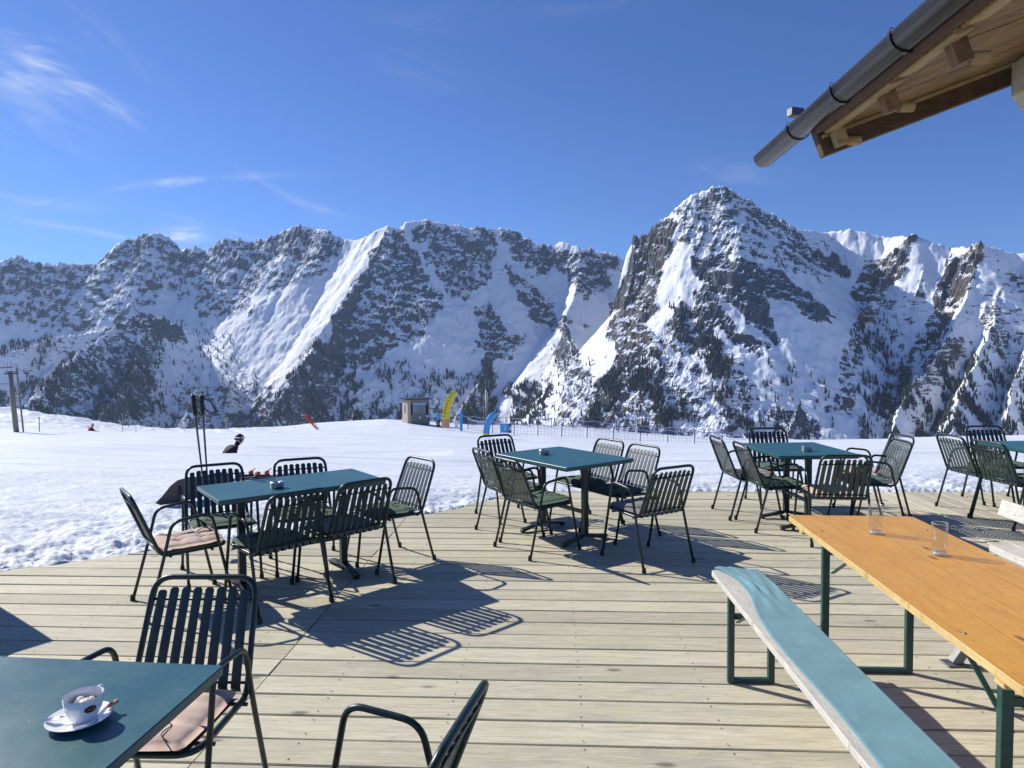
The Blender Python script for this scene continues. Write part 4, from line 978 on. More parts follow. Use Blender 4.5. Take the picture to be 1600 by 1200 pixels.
#@@PART3
# ------------------------------------------------------------------ roof eave with gutter
rf = thing('roof_eave', 'wooden chalet roof eave with a dark metal gutter reaching in from the top right corner', 'roof', (0, 0, 0))
ZG = 3.01
g0 = Vector(on_z(1193, 247, ZG)); g1 = Vector(on_z(1478, 2, ZG)); gd = (g0 - g1); gd.z = 0; gd.normalize()
near = g0 - gd * 7.0; GR = .066
def gut_build(T, b):
    p = T.new('ShaderNodeNewGeometry').outputs['Position']; n = T.noise(T.vec(p, sc=(6, .6, 6)), 2.0, 4, .6); n2 = T.noise(p, 40, 3, .6)
    T.l.new(T.mix(T.mapr(n, .3, .7), (.045, .042, .043), (.095, .09, .09)), b.inputs['Base Color']); T.l.new(T.mapr(n, .3, .7, .24, .32), b.inputs['Roughness']); b.inputs['Metallic'].default_value = .75
M_GUT = mat('dark_brown_gutter_metal', build=gut_build)
side = Vector((gd.y, -gd.x, 0))   # to the right of the gutter axis
def halfpipe(a, b, r, th=.003, lip=True):
    n = 14; m = MB(); vs = []
    prof_ = []
    for q in range(n + 1): an = math.pi * q / n; prof_.append((-r * math.cos(an), -r * math.sin(an)))
    if lip: prof_ = [(-r + .012, .010), (-r - .001, .013), (-r - .006, .006)] + prof_ + [(r, .02)]
    inner = [(x * (1 - th / r), z + th * .5) for x, z in prof_[::-1]]
    pr = prof_ + inner; k = len(pr)
    for P_ in (a, b): vs += [P_ + side * x + Vector((0, 0, z)) for x, z in pr]
    fs = [(i, (i + 1) % k, k + (i + 1) % k, k + i) for i in range(k)]
    h_ = len(prof_)
    for off in (0, k):
        fs += [(off + i, off + i + 1, off + k - 2 - i, off + k - 1 - i) for i in range(h_ - 1)]
    return m.add(vs, fs)
brk = [(1243, 203), (1310, 143), (1405, 60)]
bs = [(g0 - Vector(on_z(px, py, ZG - .01))).dot(gd) for px, py in brk]
print('brackets at', bs, g0, g1)
st = .0; cuts = [0, bs[0] + .02, bs[1] + .02, bs[2] + .02, bs[2] + .72, 7.0]
for i in range(len(cuts) - 1):
    halfpipe(g0 - gd * cuts[i], g0 - gd * (cuts[i + 1] + .02), GR + .0012 * (i % 2)).build('gutter_length', M_GUT, rf, smooth=True, ang=40)
for b_ in bs + [bs[2] + .6, bs[2] + 1.2]:
    m = MB(); c_ = g0 - gd * b_; pts = [c_ + side * (-(GR + .006) * math.cos(an)) + Vector((0, 0, -(GR + .006) * math.sin(an))) for an in np.linspace(-.25, math.pi + .1, 18)]
    pts.append(c_ + side * (GR + .03) + Vector((0, 0, .05)))
    for a_, e_ in zip(pts[:-1], pts[1:]): m.bar(a_, e_, .026, .0045, up=(a_ + e_) / 2 - c_)
    m.build('gutter_bracket', M_GUT, rf)
    MB().tube([c_ - side * (GR + .004) + Vector((0, 0, .012)), c_ - side * (GR + .002) + Vector((0, 0, .035)), c_ - side * (GR - .012) + Vector((0, 0, .032))], .0025, 6).build('bracket_tip', M_RUB, rf)
# end plate, torn
# soffit: plane rising to the right
SL = .365
up_ = (side + Vector((0, 0, SL))).normalized(); nrm_ = up_.cross(gd).normalized()
if nrm_.z > 0: nrm_ = -nrm_         # points down, out of the soffit
E0 = Vector(on_z(1284, 211, 2.915)); E0 = Vector((E0.x, E0.y, 2.915))
def rp(along, upslope, down=0.0): return E0 - gd * along + up_ * upslope + nrm_ * down
def rbox(a0, a1, u0, u1, d0, d1, name, m, parent=rf, ch=0):
    vs = [rp(a, u_, d) for d in (d0, d1) for a, u_ in ((a0, u0), (a1, u0), (a1, u1), (a0, u1))]
    mb = MB(); mb.add(vs, [(0, 1, 2, 3), (7, 6, 5, 4), (0, 4, 5, 1), (1, 5, 6, 2), (2, 6, 7, 3), (3, 7, 4, 0)])
    me = mb.mesh(name); bmn = None
    o_ = link(name, me, m, parent)
    if ch:
        bv = o_.modifiers.new('bevel', 'BEVEL'); bv.width = ch; bv.segments = 2
    return o_
seams = [0.0]
for px, py in ((1388, 126), (1478, 46)):
    q = Vector(on_z(px, py, 2.915)); seams.append((E0 - q).dot(gd))
seams += [seams[-1] + .6 * i for i in range(1, 9)]
print('seams', seams)
def soff_build(T, b):
    p = T.new('ShaderNodeNewGeometry').outputs['Position']; rnd = T.new('ShaderNodeObjectInfo').outputs['Random']
    off = T.new('ShaderNodeVectorMath', dict(operation='ADD')); cx = T.new('ShaderNodeCombineXYZ'); T.l.new(T.math('MULTIPLY', rnd, 19.0), cx.inputs[1]); T.l.new(T.math('MULTIPLY', rnd, 7.0), cx.inputs[0])
    T.l.new(T.vec(p, rot=(0, .35, .1)), off.inputs[0]); T.l.new(cx.outputs[0], off.inputs[1]); p = off.outputs[0]
    g = T.noise(T.vec(p, sc=(1.3, 9, 3)), 3.0, 6, .62, 2.2); w_ = T.noise(T.vec(p, sc=(.6, 26, 3)), 3.0, 4, .6, 1.0); s_ = T.noise(T.vec(p, sc=(2.2, 3.2, 1)), 2.0, 5, .65)
    c = T.ramp(T.math('ADD', T.math('MULTIPLY', g, .65), T.math('MULTIPLY', w_, .35)), [(.32, (.06, .032, .008)), (.48, (.17, .098, .026)), (.64, (.30, .185, .055))])
    c = T.mix(T.mapr(s_, .52, .72, 0, .85, True), c, (.045, .032, .02))
    v = T.new('ShaderNodeTexVoronoi'); T.l.new(T.vec(p, sc=(2.0, 5.2, 2.4)), v.inputs['Vector']); v.inputs['Scale'].default_value = 1
    c = T.mix(T.mapr(v.outputs['Distance'], .05, .10, .95, 0, True), c, (.04, .02, .01))
    T.l.new(c, b.inputs['Base Color']); b.inputs['Roughness'].default_value = .75; T.l.new(T.bump(w_, .5, .003), b.inputs['Normal'])
M_SOFF = mat('stained_soffit_boards', build=soff_build)
for i in range(len(seams) - 1):
    a0, a1 = seams[i] + .003, seams[i + 1] - .003; mid_ = a0 + (a1 - a0) * .52
    rbox(a0 + (.0 if i else .02), mid_ - .0015, .0, 4.5, -.03, 0.0, 'soffit_board', M_SOFF, ch=.003); rbox(mid_ + .0015, a1, .0, 4.5, -.03, -.004, 'soffit_board', M_SOFF, ch=.003)
    rbox(a0 + .05, a1 - .03, .0, .075, -.004, .010, 'bounce_lit_strip', M_LIGHTW, ch=.003)  # added strip; bounce light beside the gutter is put into its pale colour
rbox(-.02, 7, -.012, 4.5, -.052, -.0305, 'roof_boarding', M_DARKW); rbox(-.03, 7, -.06, 4.5, -.062, -.0525, 'roof_sheet', M_GUT)
rbox(.01, 7, -.030, -.0025, -.05, -.012, 'fascia_board', M_DARKW, ch=.003)
rbox(-.075, -.012, -.02, 4.5, -.05, .115, 'verge_beam', M_DARKW, ch=.006)
rbox(-.011, .010, .0, 4.5, .001, .020, 'pale_cover_strip', M_LIGHTW, ch=.002)
rbox(-.092, -.0765, .0, 4.5, -.075, .02, 'verge_flashing', M_GUT)
for px, py in ((1308, 204), (1386, 150), (1494, 68)):
    q = Vector(on_z(px, py, 2.93)); al = (E0 - q).dot(gd); uu = (q - E0).dot(side)
    uu = max(uu, .06)
    o_ = rbox(al - .028, al + .028, uu - .035, uu + .035, .001, .10, 'rafter_block', M_LIGHTW if px < 1320 else M_ROOF, ch=.006)
    c_ = rp(al - .01, uu + .04, .085)
    MB().tube([c_, c_ + side * .07], .026, 12).build('wooden_peg', M_LIGHTW, rf, smooth=True, ang=40)
# carved purlin end
pp = Vector(on_z(1580, 146, 3.10)); prof_ = [(0, .16), (0, -.02), (.03, -.05), (.05, -.09), (.10, -.10), (.16, -.135), (.40, -.14), (.40, .16)]
vs = [pp + side * x + Vector((0, 0, z)) - gd * dd for dd in (0, 5.5) for x, z in prof_]; n = len(prof_)
MB().add(vs, [tuple(range(n - 1, -1, -1)), tuple(range(n, 2 * n))] + [(i, (i + 1) % n, n + (i + 1) % n, n + i) for i in range(n)]).build('carved_purlin', M_OLDW, rf)
q = Vector(on_z(1243, 176, ZG + .13)); MB().cbox(q, (.09, .05, .05), .004, rz=.3).build('snow_guard', M_GALV, rf)
MB().bar(q + Vector((.05, 0, 0)), rp(.3, .25, -.07), .03, .02).build('snow_guard_arm', M_GUT, rf)

# ------------------------------------------------------------------ far things on the snow
def at(px, D, sink=0.0):   # standing point on the snow in the direction of photo column px, D metres away
    x, y, z = frompx(px, 660, D); z_ = float(snow_z(np.array([[x]]), np.array([[y]]))[0, 0]); return Vector((x, y, z_ - sink))
def face(px): return math.atan2(*raydir(px, 660)[:2])     # azimuth
M_HUTW = wood_mat('grey_hut_boards', (.16, .14, .125), (.30, .26, .225), (.40, .36, .31), sc=(1, 10, 10), obj=True)
M_HUTL = wood_mat('pale_hut_shingles', (.30, .24, .19), (.46, .39, .32), (.60, .53, .45), sc=(2, 8, 8), obj=True)
def flat(c, r=.6): return mat('print_%d_%d_%d' % tuple(int(x * 99) for x in c), c, r)
M_WHITE = flat((.75, .75, .76)); M_YEL = flat((.80, .62, .04)); M_ORG = flat((.75, .33, .16)); M_BLU = flat((.08, .36, .72)); M_DBL = flat((.03, .07, .25)); M_RED = flat((.62, .03, .04)); M_BLK = flat((.02, .02, .025)); M_POLE = mat('weathered_pole', (.23, .21, .17), .8); M_YPOLE = flat((.50, .45, .20))
# hut
hp = at(650, 74, .1); hut = thing('lift_hut', 'small flat-roofed wooden lift attendant hut with a big window', 'hut', hp, -face(650) + .30)
w_, d_, h_ = 2.45, 1.9, 2.75
for i in range(12): MB().box((w_ / 2 * 0 + .18, -d_ / 2, .12 + .085 * i + .04), (w_ - .36, .05, .08)).build('wall_board', M_HUTW, hut)
MB().box((0, d_ / 2 - .03, h_ / 2), (w_, .06, h_)).build('back_wall', M_HUTW, hut)
MB().box((w_ / 2 - .03, .0, h_ / 2), (.06, d_ - .125, h_)).build('side_wall', M_HUTW, hut)
MB().box((-w_ / 2 + .03, .0, h_ / 2), (.06, d_ - .125, h_)).build('side_wall', M_HUTL, hut)
for sx in (-w_ / 2 + .19, w_ / 2 - .09): MB().box((sx, -d_ / 2 + .01, h_ / 2), (.36 if sx < 0 else .16, .10, h_)).build('corner_post', M_HUTL if sx < 0 else M_HUTW, hut)
MB().box((.1, -d_ / 2, 2.56), (w_ - .5, .06, .36)).build('lintel', M_HUTW, hut)
o = MB().box((.12, -d_ / 2 - .045, 2.28), (1.55, .03, .18)).build('blue_sign_strip', flat((.28, .58, .78)), hut)
for sx in (-.62, .82): MB().box((sx, -d_ / 2 + .02, 1.7), (.06, .05, 1.05)).build('window_frame', M_HUTW, hut)
MB().box((.1, -d_ / 2 + .02, 1.17), (1.5, .06, .06)).build('window_frame', M_HUTW, hut)
MB().box((.1, -d_ / 2 + .035, 1.68), (1.38, .012, .95)).build('window_pane', mat('hut_glass', (.35, .38, .40), .08, Specular__IOR__Level=.8, Alpha=.55), hut)
MB().box((-.32, -d_ / 2 + .25, 1.65), (.42, .05, .8)).build('yellow_jacket', M_YEL, hut); MB().box((.4, d_ / 2 - .1, 1.7), (.5, .03, .8)).build('grey_notice', M_WHITE, hut)
st_ = MB()
for i in range(10): a_ = math.pi * i / 5 + math.pi / 2; r_ = .17 if i % 2 == 0 else .11; st_.v.append((.15 + r_ * math.cos(a_), -d_ / 2 - .03, .82 + r_ * math.sin(a_)))
st_.f.append(tuple(range(10))); st_.build('round_emblem', M_WHITE, hut)
MB().box((.95, -d_ / 2 - .035, .92), (.30, .02, .22)).build('white_notice', M_WHITE, hut)
MB().box((0, -.08, h_ + .05), (w_ + .55, d_ + .6, .10)).build('roof', M_DARKW, hut); MB().box((0, -.08, h_ + .115), (w_ + .6, d_ + .65, .03)).build('roof_sheet', M_GUT, hut)
MB().box((-w_ / 2 - .005, -.1, 1.75), (.03, .3, .9)).build('side_window', M_BLK, hut)
# red slalom poles leaning together
rp0 = at(497, 70); rt = thing('slalom_poles', 'bundle of red slalom poles stuck in the snow leaning left', 'ski gate poles', rp0)
for i in range(11):
    b0 = Vector((rng.uniform(-.18, .18), rng.uniform(-.12, .12), -.1)); MB().tube([b0, b0 + Vector((-1.0 - rng.uniform(0, .55), rng.uniform(-.3, .3), 1.55 + rng.uniform(-.2, .25)))], .019, 6).build('pole', M_RED, rt)
def text_obj(body, size, m, parent, loc, rot, ext=.003):
    cu = bpy.data.curves.new('lettering', 'FONT'); cu.body = body; cu.size = size; cu.align_x = 'CENTER'; cu.align_y = 'CENTER'; cu.extrude = ext
    tmp = bpy.data.objects.new('lettering', cu); COL.objects.link(tmp); dg = bpy.context.evaluated_depsgraph_get(); me = bpy.data.meshes.new_from_object(tmp.evaluated_get(dg)); bpy.data.objects.remove(tmp)
    return link('lettering', me, m, parent, loc, rot)
def beach_flag(px, D, base, hgt, wid, lean, mtop, mbot, split, label, txt=None, tm=None):
    p = at(px, D); t = thing('beach_flag', label, 'flag', p, -face(px))
    cl = []; N = 22
    def cpos(s): return Vector((lean * (max(s, 0.0) ** 2.6), 0, base + (hgt - base) * s))
    for nm, s0, s1, m in (('banner_foot', 0, split, mbot), ('banner_cloth', split, 1, mtop)):
        vs = []
        for i in range(N + 1):
            s = s0 + (s1 - s0) * i / N; c_ = cpos(s); tg = (cpos(min(1, s + .01)) - cpos(s - .01)).normalized(); nn = Vector((-tg.z, 0, tg.x)); w2 = wid * (1 if s < .72 else max(.10, 1 - .9 * ((s - .72) / .28) ** 2.6))
            for k in range(5):
                f_ = k / 4; q = c_ + nn * (w2 * (f_ - .25)); vs.append((q.x, .05 * math.sin(f_ * 3 + s * 5), q.z))
        o_ = MB().add(vs, [(i * 5 + k, i * 5 + k + 1, (i + 1) * 5 + k + 1, (i + 1) * 5 + k) for i in range(N) for k in range(4)]).build(nm, m, t, smooth=True)
        md = o_.modifiers.new('thickness', 'SOLIDIFY'); md.thickness = .006
    MB().tube([(wid * .25, .0, -.1)] + [cpos(s) + Vector((wid * .25, .0, 0)) for s in np.linspace(0, .95, 12)], .016, 6).build('mast', M_WHITE, t, smooth=True)
    if txt:
        n = len(txt)
        for i, ch in enumerate(txt):
            s = split + .08 + (.62 - .04) * i / max(1, n - 1); c_ = cpos(s); tg = (cpos(s + .01) - cpos(s - .01)).normalized(); ang = math.atan2(tg.x, tg.z); nn = Vector((-tg.z, 0, tg.x)); q = c_ + nn * (wid * .40)
            text_obj(ch, wid * .42, tm, t, (q.x, -.075, q.z), (math.pi / 2, -math.pi / 2 + ang, 0))
    return t
beach_flag(699, 66, .25, 3.75, .74, .95, M_YEL, M_ORG, .22, 'tall curved yellow beach flag with black lettering and an orange foot', 'FORNELLO', M_BLK)
beach_flag(762, 52, .10, 1.95, .48, .70, M_BLU, M_YEL, .14, 'curved blue beach flag with white lettering and a yellow foot')
p = at(720.5, 66); t = thing('pillar_banner', 'slim upright blue banner right of the yellow flag', 'banner', p, -face(720)); MB().cbox((0, 0, .95), (.27, .16, 1.9), .03).build('banner_cloth', M_BLU, t); MB().tube([(0, 0, -.1), (0, 0, 2.1)], .02, 6).build('mast', M_GALV, t)
p = at(708, 70); t = thing('info_board', 'low white board behind the yellow flag', 'board', p, -face(708)); MB().cbox((.35, 0, .45), (.38, .03, .7), .01).build('panel', M_WHITE, t)
p = at(788, 62); t = thing('number_sign', 'light blue sign with a white number 2 on the net fence', 'sign', p, -face(788)); MB().cbox((0, -.02, .62), (.78, .03, .86), .01).build('panel', M_BLU, t); text_obj('2', .62, M_WHITE, t, (.05, -.045, .62), (math.pi / 2, 0, 0)); MB().cbox((.53, -.02, .60), (.24, .03, .84), .008).build('side_panel', M_DBL, t); MB().cbox((.53, -.042, .58), (.17, .01, .34), .004).build('white_patch', M_WHITE, t)
for sx in (-.36, .40): MB().tube([(sx, .02, -.1), (sx, .02, 1.1)], .018, 6).build('post', M_DBL, t)
# net fences
def netfence(pts, name, label, hh=1.15):
    t = thing(name, label, 'fence', (0, 0, 0)); P_ = [at(px, D) for px, D in pts]; dirs = []
    for i, p in enumerate(P_): MB().tube([p - Vector((0, 0, .2)), p + Vector((rng.uniform(.02, .09), 0, hh))], .040, 6).build('post', M_DBL, t)
    V = []; F = []; net = MB(); rope = MB()
    for a_, b_ in zip(P_[:-1], P_[1:]):
        L = (b_ - a_).length; n = max(3, int(L / .30)); top = []
        for q in range(n + 1):
            s = q / n; c_ = a_.lerp(b_, s); top.append(c_ + Vector((0, 0, hh - .04 - .16 * math.sin(math.pi * s))))
        rope.tube(top, .036, 5, caps=False)
        for q in range(n): net.tube([top[q], a_.lerp(b_, q / n) + Vector((0, 0, .02))], .009, 3, caps=False)
        for lv in (.15, .4, .65, .85): net.tube([a_.lerp(b_, q / n).lerp(top[q], lv) for q in range(0, n + 1, 2)], .010, 3, caps=False)
    rope.build('top_rope', flat((.30, .34, .42)), t, smooth=True); o_ = net.build('netting', flat((.10, .14, .42)), t); o_['kind'] = 'stuff'
netfence([(730.6, 70), (769, 64), (803, 62.5), (840, 62), (877, 61.5), (917, 61), (958, 60.5), (1000, 60), (1043, 60), (1085, 60), (1128, 60.5), (1172, 61)], 'net_fence', 'nearer row of blue posts with a sagging safety net across the piste')
netfence([(722, 84), (741, 83), (790, 82), (827, 80), (861, 80), (896, 80), (930, 80), (966, 80), (1011, 80), (1052, 79), (1100, 78)], 'net_fence', 'farther row of posts with a blue net along the snow crest')
# lift masts
p = at(22, 56); t = thing('lift_mast', 'thick grey wooden lift mast at the left picture edge', 'mast', p - Vector((0, 0, .3)), -face(22))
MB().tube([(.12, 0, 0), (0, 0, 2.2), (-.10, 0, 4.35)], [.16, .145, .13], 12).build('pole', M_POLE, t, smooth=True)
MB().tube([(.50, .1, 0), (.26, 0, 4.6)], .05, 8).build('brace_pole', M_POLE, t); MB().cbox((-.05, 0, 4.20), (.75, .12, .09), .01).build('crossarm', M_BLK, t)
for sx in (-.3, 0, .22): MB().lathe([(0, -.03), (.11, -.03), (.12, 0), (.11, .03), (0, .03)], 14, (sx, -.08, 4.33)).build('sheave', M_GALV, t)
MB().bar((-1.6, 0, 4.55), (.05, 0, 4.62), .08, .08).build('guide_arm', M_GALV, t)
for sx in (-.22, -.05): MB().tube([(sx, 0, 4.35), (sx, 0, 4.95)], .015, 5).build('antenna_rod', M_GALV, t)
x, y, z = frompx(761, 594, 105); t = thing('lift_tower', 'slim grey lift tower with a crosshead in front of the forest', 'tower', (x, y, z), -face(761))
for sx in (-.22, .22): MB().tube([(sx * .6, 0, -1.3), (sx * .55, 0, -16)], .11, 8).build('leg', M_GALV, t, smooth=True)
MB().tube([(-.55, .4, -3.2), (-.62, .5, -16)], .06, 8).build('side_mast', M_POLE, t)
MB().cbox((0, 0, 0), (1.0, .12, .10), .01).build('crosshead', M_GALV, t); MB().cbox((0, 0, -1.25), (.9, .12, .10), .01).build('crosshead', M_GALV, t); MB().cbox((.3, 0, -2.1), (1.3, .10, .07), .01).build('platform', M_GALV, t)
for sx in (-1, 1): MB().tube([(.38 * sx, 0, 0), (.16 * sx, 0, -1.25)], .05, 6).build('head_strut', M_GALV, t)
a_ = Vector(frompx(22, 600, 56)); b_ = Vector(frompx(761, 599, 105)); cpts = [a_.lerp(b_, s) - Vector((0, 0, .5 * math.sin(math.pi * s))) for s in np.linspace(0, 1, 30)]
o = MB().tube([Vector(frompx(-900, 592, 60))] + cpts, .022, 5).build('lift_cable', M_GALV); tag(o, 'thin lift cable strung from the left mast to the tower', 'cable')
c_ = a_.lerp(b_, .10) - Vector((0, 0, .15)); c_ = Vector(frompx(59, 602, 58)); t = thing('drag_lift_hanger', 'drag lift hanger with a round white spool hanging from the cable', 'lift hanger', c_)
MB().tube([(0, 0, 0), (0, 0, -.6)], .03, 6).build('rod', M_GALV, t); MB().lathe([(0, -.2), (.13, -.16), (.18, 0), (.13, .16), (0, .2)], 14, (-.03, 0, -.72)).build('spool', M_WHITE, t, smooth=True)
MB().tube([(-.03, 0, -.9), (0, 0, -1.35)], .03, 6).build('rod', M_POLE, t); MB().tube([(-.16, 0, -1.38), (.05, 0, -1.35)], .03, 6).build('tee_bar', M_BLK, t)
# marker poles
for px, D, hh, m, lb in [(88, 84, 1.9, M_POLE, 'thin pale pole on the crest of the left snow hill'), (61, 57, .95, M_BLK, 'thin dark marker pole left of the red jacket'), (191, 64, 1.45, M_YPOLE, 'yellowish marker pole, leftmost of the two in the hollow'), (201, 78, 1.15, M_POLE, 'grey pole behind the yellowish marker pole'), (212, 64, .95, M_YPOLE, 'short yellowish pole right of the taller one'),
     (285, 72, 1.0, M_YPOLE, 'thin short marker pole left of the ski pole grips'), (288, 68, .85, M_WHITE, 'pale short marker pole beside another near the ski poles'), (353, 78, 1.15, M_YPOLE, 'thick yellowish rope post on the crest above the black skier'), (357, 76, 1.35, M_POLE, 'grey rope post beside the thick yellowish one')]:
    p = at(px, D); t = thing('marker_pole', lb, 'pole', p); MB().tube([(0, 0, -.2), (rng.uniform(-.05, .05), 0, hh)], .028 if px != 353 else .05, 6).build('shaft', m, t); MB().lathe([(0, 0), (.05, 0), (.05, .06), (0, .07)], 8, (0, 0, hh - .02)).build('cap', m, t)
for zz, lb in ((.95, 'upper rope of the rope fence on the crest left of the red poles'), (.60, 'lower rope of the rope fence on the crest left of the red poles')):
    pt = [at(px, 77) + Vector((0, 0, zz + .05 * math.sin(px))) for px in range(355, 492, 9)]
    o = MB().tube(pt, .012, 4).build('fence_rope', M_POLE); tag(o, lb, 'rope')
for px in (395, 428, 460, 490): p = at(px, 77); t = thing('marker_pole', {395: 'first thin rope post right of the yellowish post', 428: 'second thin rope post right of the yellowish post', 460: 'third thin rope post right of the yellowish post', 490: 'rope post beside the red slalom poles'}[px], 'pole', p); MB().tube([(0, 0, -.2), (0, 0, 1.05)], .018, 5).build('shaft', M_POLE, t)
# two dark shrubs on the crest of the left hill and one right of the sign
def shrub(px, D, s_, label, snow=False):
    p = at(px, D); t = thing('pine_shrub', label, 'shrub', p - Vector((0, 0, .35 * s_)))
    m = MB(); r = random.Random(px)
    for i in range(420):
        a_ = r.uniform(0, 6.28); e_ = math.acos(r.uniform(.0, 1)); rr = s_ * r.uniform(.55, 1) ; c_ = Vector((rr * 1.5 * math.sin(e_) * math.cos(a_), rr * math.sin(e_) * math.sin(a_), rr * .95 * math.cos(e_)))
        d = Vector((r.uniform(-1, 1), r.uniform(-1, 1), r.uniform(-.3, 1))).normalized() * .16 * s_; e = d.cross(Vector((r.uniform(-1, 1), r.uniform(-1, 1), r.uniform(-1, 1)))).normalized() * .05 * s_
        m.add([c_ - e, c_ + e, c_ + d], [(0, 1, 2)])
    m.build('needle_foliage', M_SHR, t); MB().tube([(0, 0, -.3), (0, 0, .5 * s_)], .06 * s_, 6).build('stem', M_POLE, t)
M_SHR = mat('shrub_green', (.045, .05, .022), .9)
shrub(141, 92, 1.0, 'dark olive shrub on the left snow crest, smaller and farther left'); shrub(164, 92, 1.25, 'dark olive shrub on the left snow crest, the larger right one'); shrub(808, 92, .8, 'brownish shrub on the crest right of the number 2 sign')

# ------------------------------------------------------------------ people
def person(label, p, rz, J, jacket, trousers, helmet, scale=1.0, goggles=True, gear=True):
    t = thing('person', label, 'person', p, rz); t.scale = (scale,) * 3
    names_ = list(J.keys()); E_ = [('pelvis', 'waist'), ('waist', 'chest'), ('chest', 'neck'), ('neck', 'skull'), ('chest', 'shl'), ('shl', 'ell'), ('ell', 'hal'), ('chest', 'shr'), ('shr', 'elr'), ('elr', 'har'), ('pelvis', 'hil'), ('hil', 'knl'), ('knl', 'anl'), ('anl', 'tol'), ('pelvis', 'hir'), ('hir', 'knr'), ('knr', 'anr'), ('anr', 'tor')]
    R_ = dict(pelvis=(.15, .12), waist=(.145, .115), chest=(.17, .13), neck=(.062, .062), skull=(.075, .085), shl=(.08, .08), shr=(.08, .08), ell=(.055, .055), elr=(.055, .055), hal=(.038, .045), har=(.038, .045), hil=(.10, .10), hir=(.10, .10), knl=(.072, .072), knr=(.072, .072), anl=(.062, .062), anr=(.062, .062), tol=(.055, .04), tor=(.055, .04))
    me = bpy.data.meshes.new('body'); me.from_pydata([J[k] for k in names_], [(names_.index(a), names_.index(b)) for a, b in E_], []); o_ = link('body', me, jacket, t)
    md = o_.modifiers.new('skin', 'SKIN'); sv = me.skin_vertices[0].data
    for i, k in enumerate(names_): sv[i].radius = (R_[k][0] * 1.28, R_[k][1] * 1.28) if k not in ('skull', 'neck') else R_[k]; sv[i].use_root = (k == 'pelvis')
    s2 = o_.modifiers.new('sub', 'SUBSURF'); s2.levels = 1; s2.render_levels = 2; md.use_smooth_shade = True
    hd = Vector(J['head'] if 'head' in J else J['skull']); f = Vector(J['_f']) if '_f' in J else Vector((0, 1, 0))
    return t, hd
M_SKIN = mat('skin', (.52, .32, .24), .55); M_JB = mat('black_jacket', (.012, .013, .017), .8, Specular__IOR__Level=.2); M_JR = mat('dark_red_jacket', (.22, .02, .02), .7); M_JL = mat('sky_blue_jacket', (.05, .35, .60), .6); M_TR = mat('dark_trousers', (.03, .03, .05), .7)
def J_stand(lean=.35, crouch=.25, arm=(.25, .35, -.35)):
    h_ = .92 - crouch; L = {}
    L['pelvis'] = (0, -.05 - crouch * .5, h_); L['waist'] = (0, -.05 - crouch * .5 + lean * .22, h_ + .20); L['chest'] = (0, -.05 - crouch * .5 + lean * .62, h_ + .45 - .05 * lean)
    cy, cz = L['chest'][1], L['chest'][2]; L['neck'] = (0, cy + .12 * lean + .04, cz + .14); L['skull'] = (0, cy + .2 * lean + .08, cz + .26)
    for s, n in ((-1, 'l'), (1, 'r')):
        L['sh' + n] = (s * .19, cy, cz + .06); L['el' + n] = (s * (.19 + arm[0] * .4), cy + arm[1] * .4, cz - .18); L['ha' + n] = (s * (.19 + arm[0] * .5), cy + arm[1] + .12, cz + arm[2] + .10)
        L['hi' + n] = (s * .10, L['pelvis'][1], h_ - .06); L['kn' + n] = (s * .13, L['pelvis'][1] + .16 + crouch * .7, .46); L['an' + n] = (s * .13, -.05, .10); L['to' + n] = (s * .13, .14, .06)
    return L
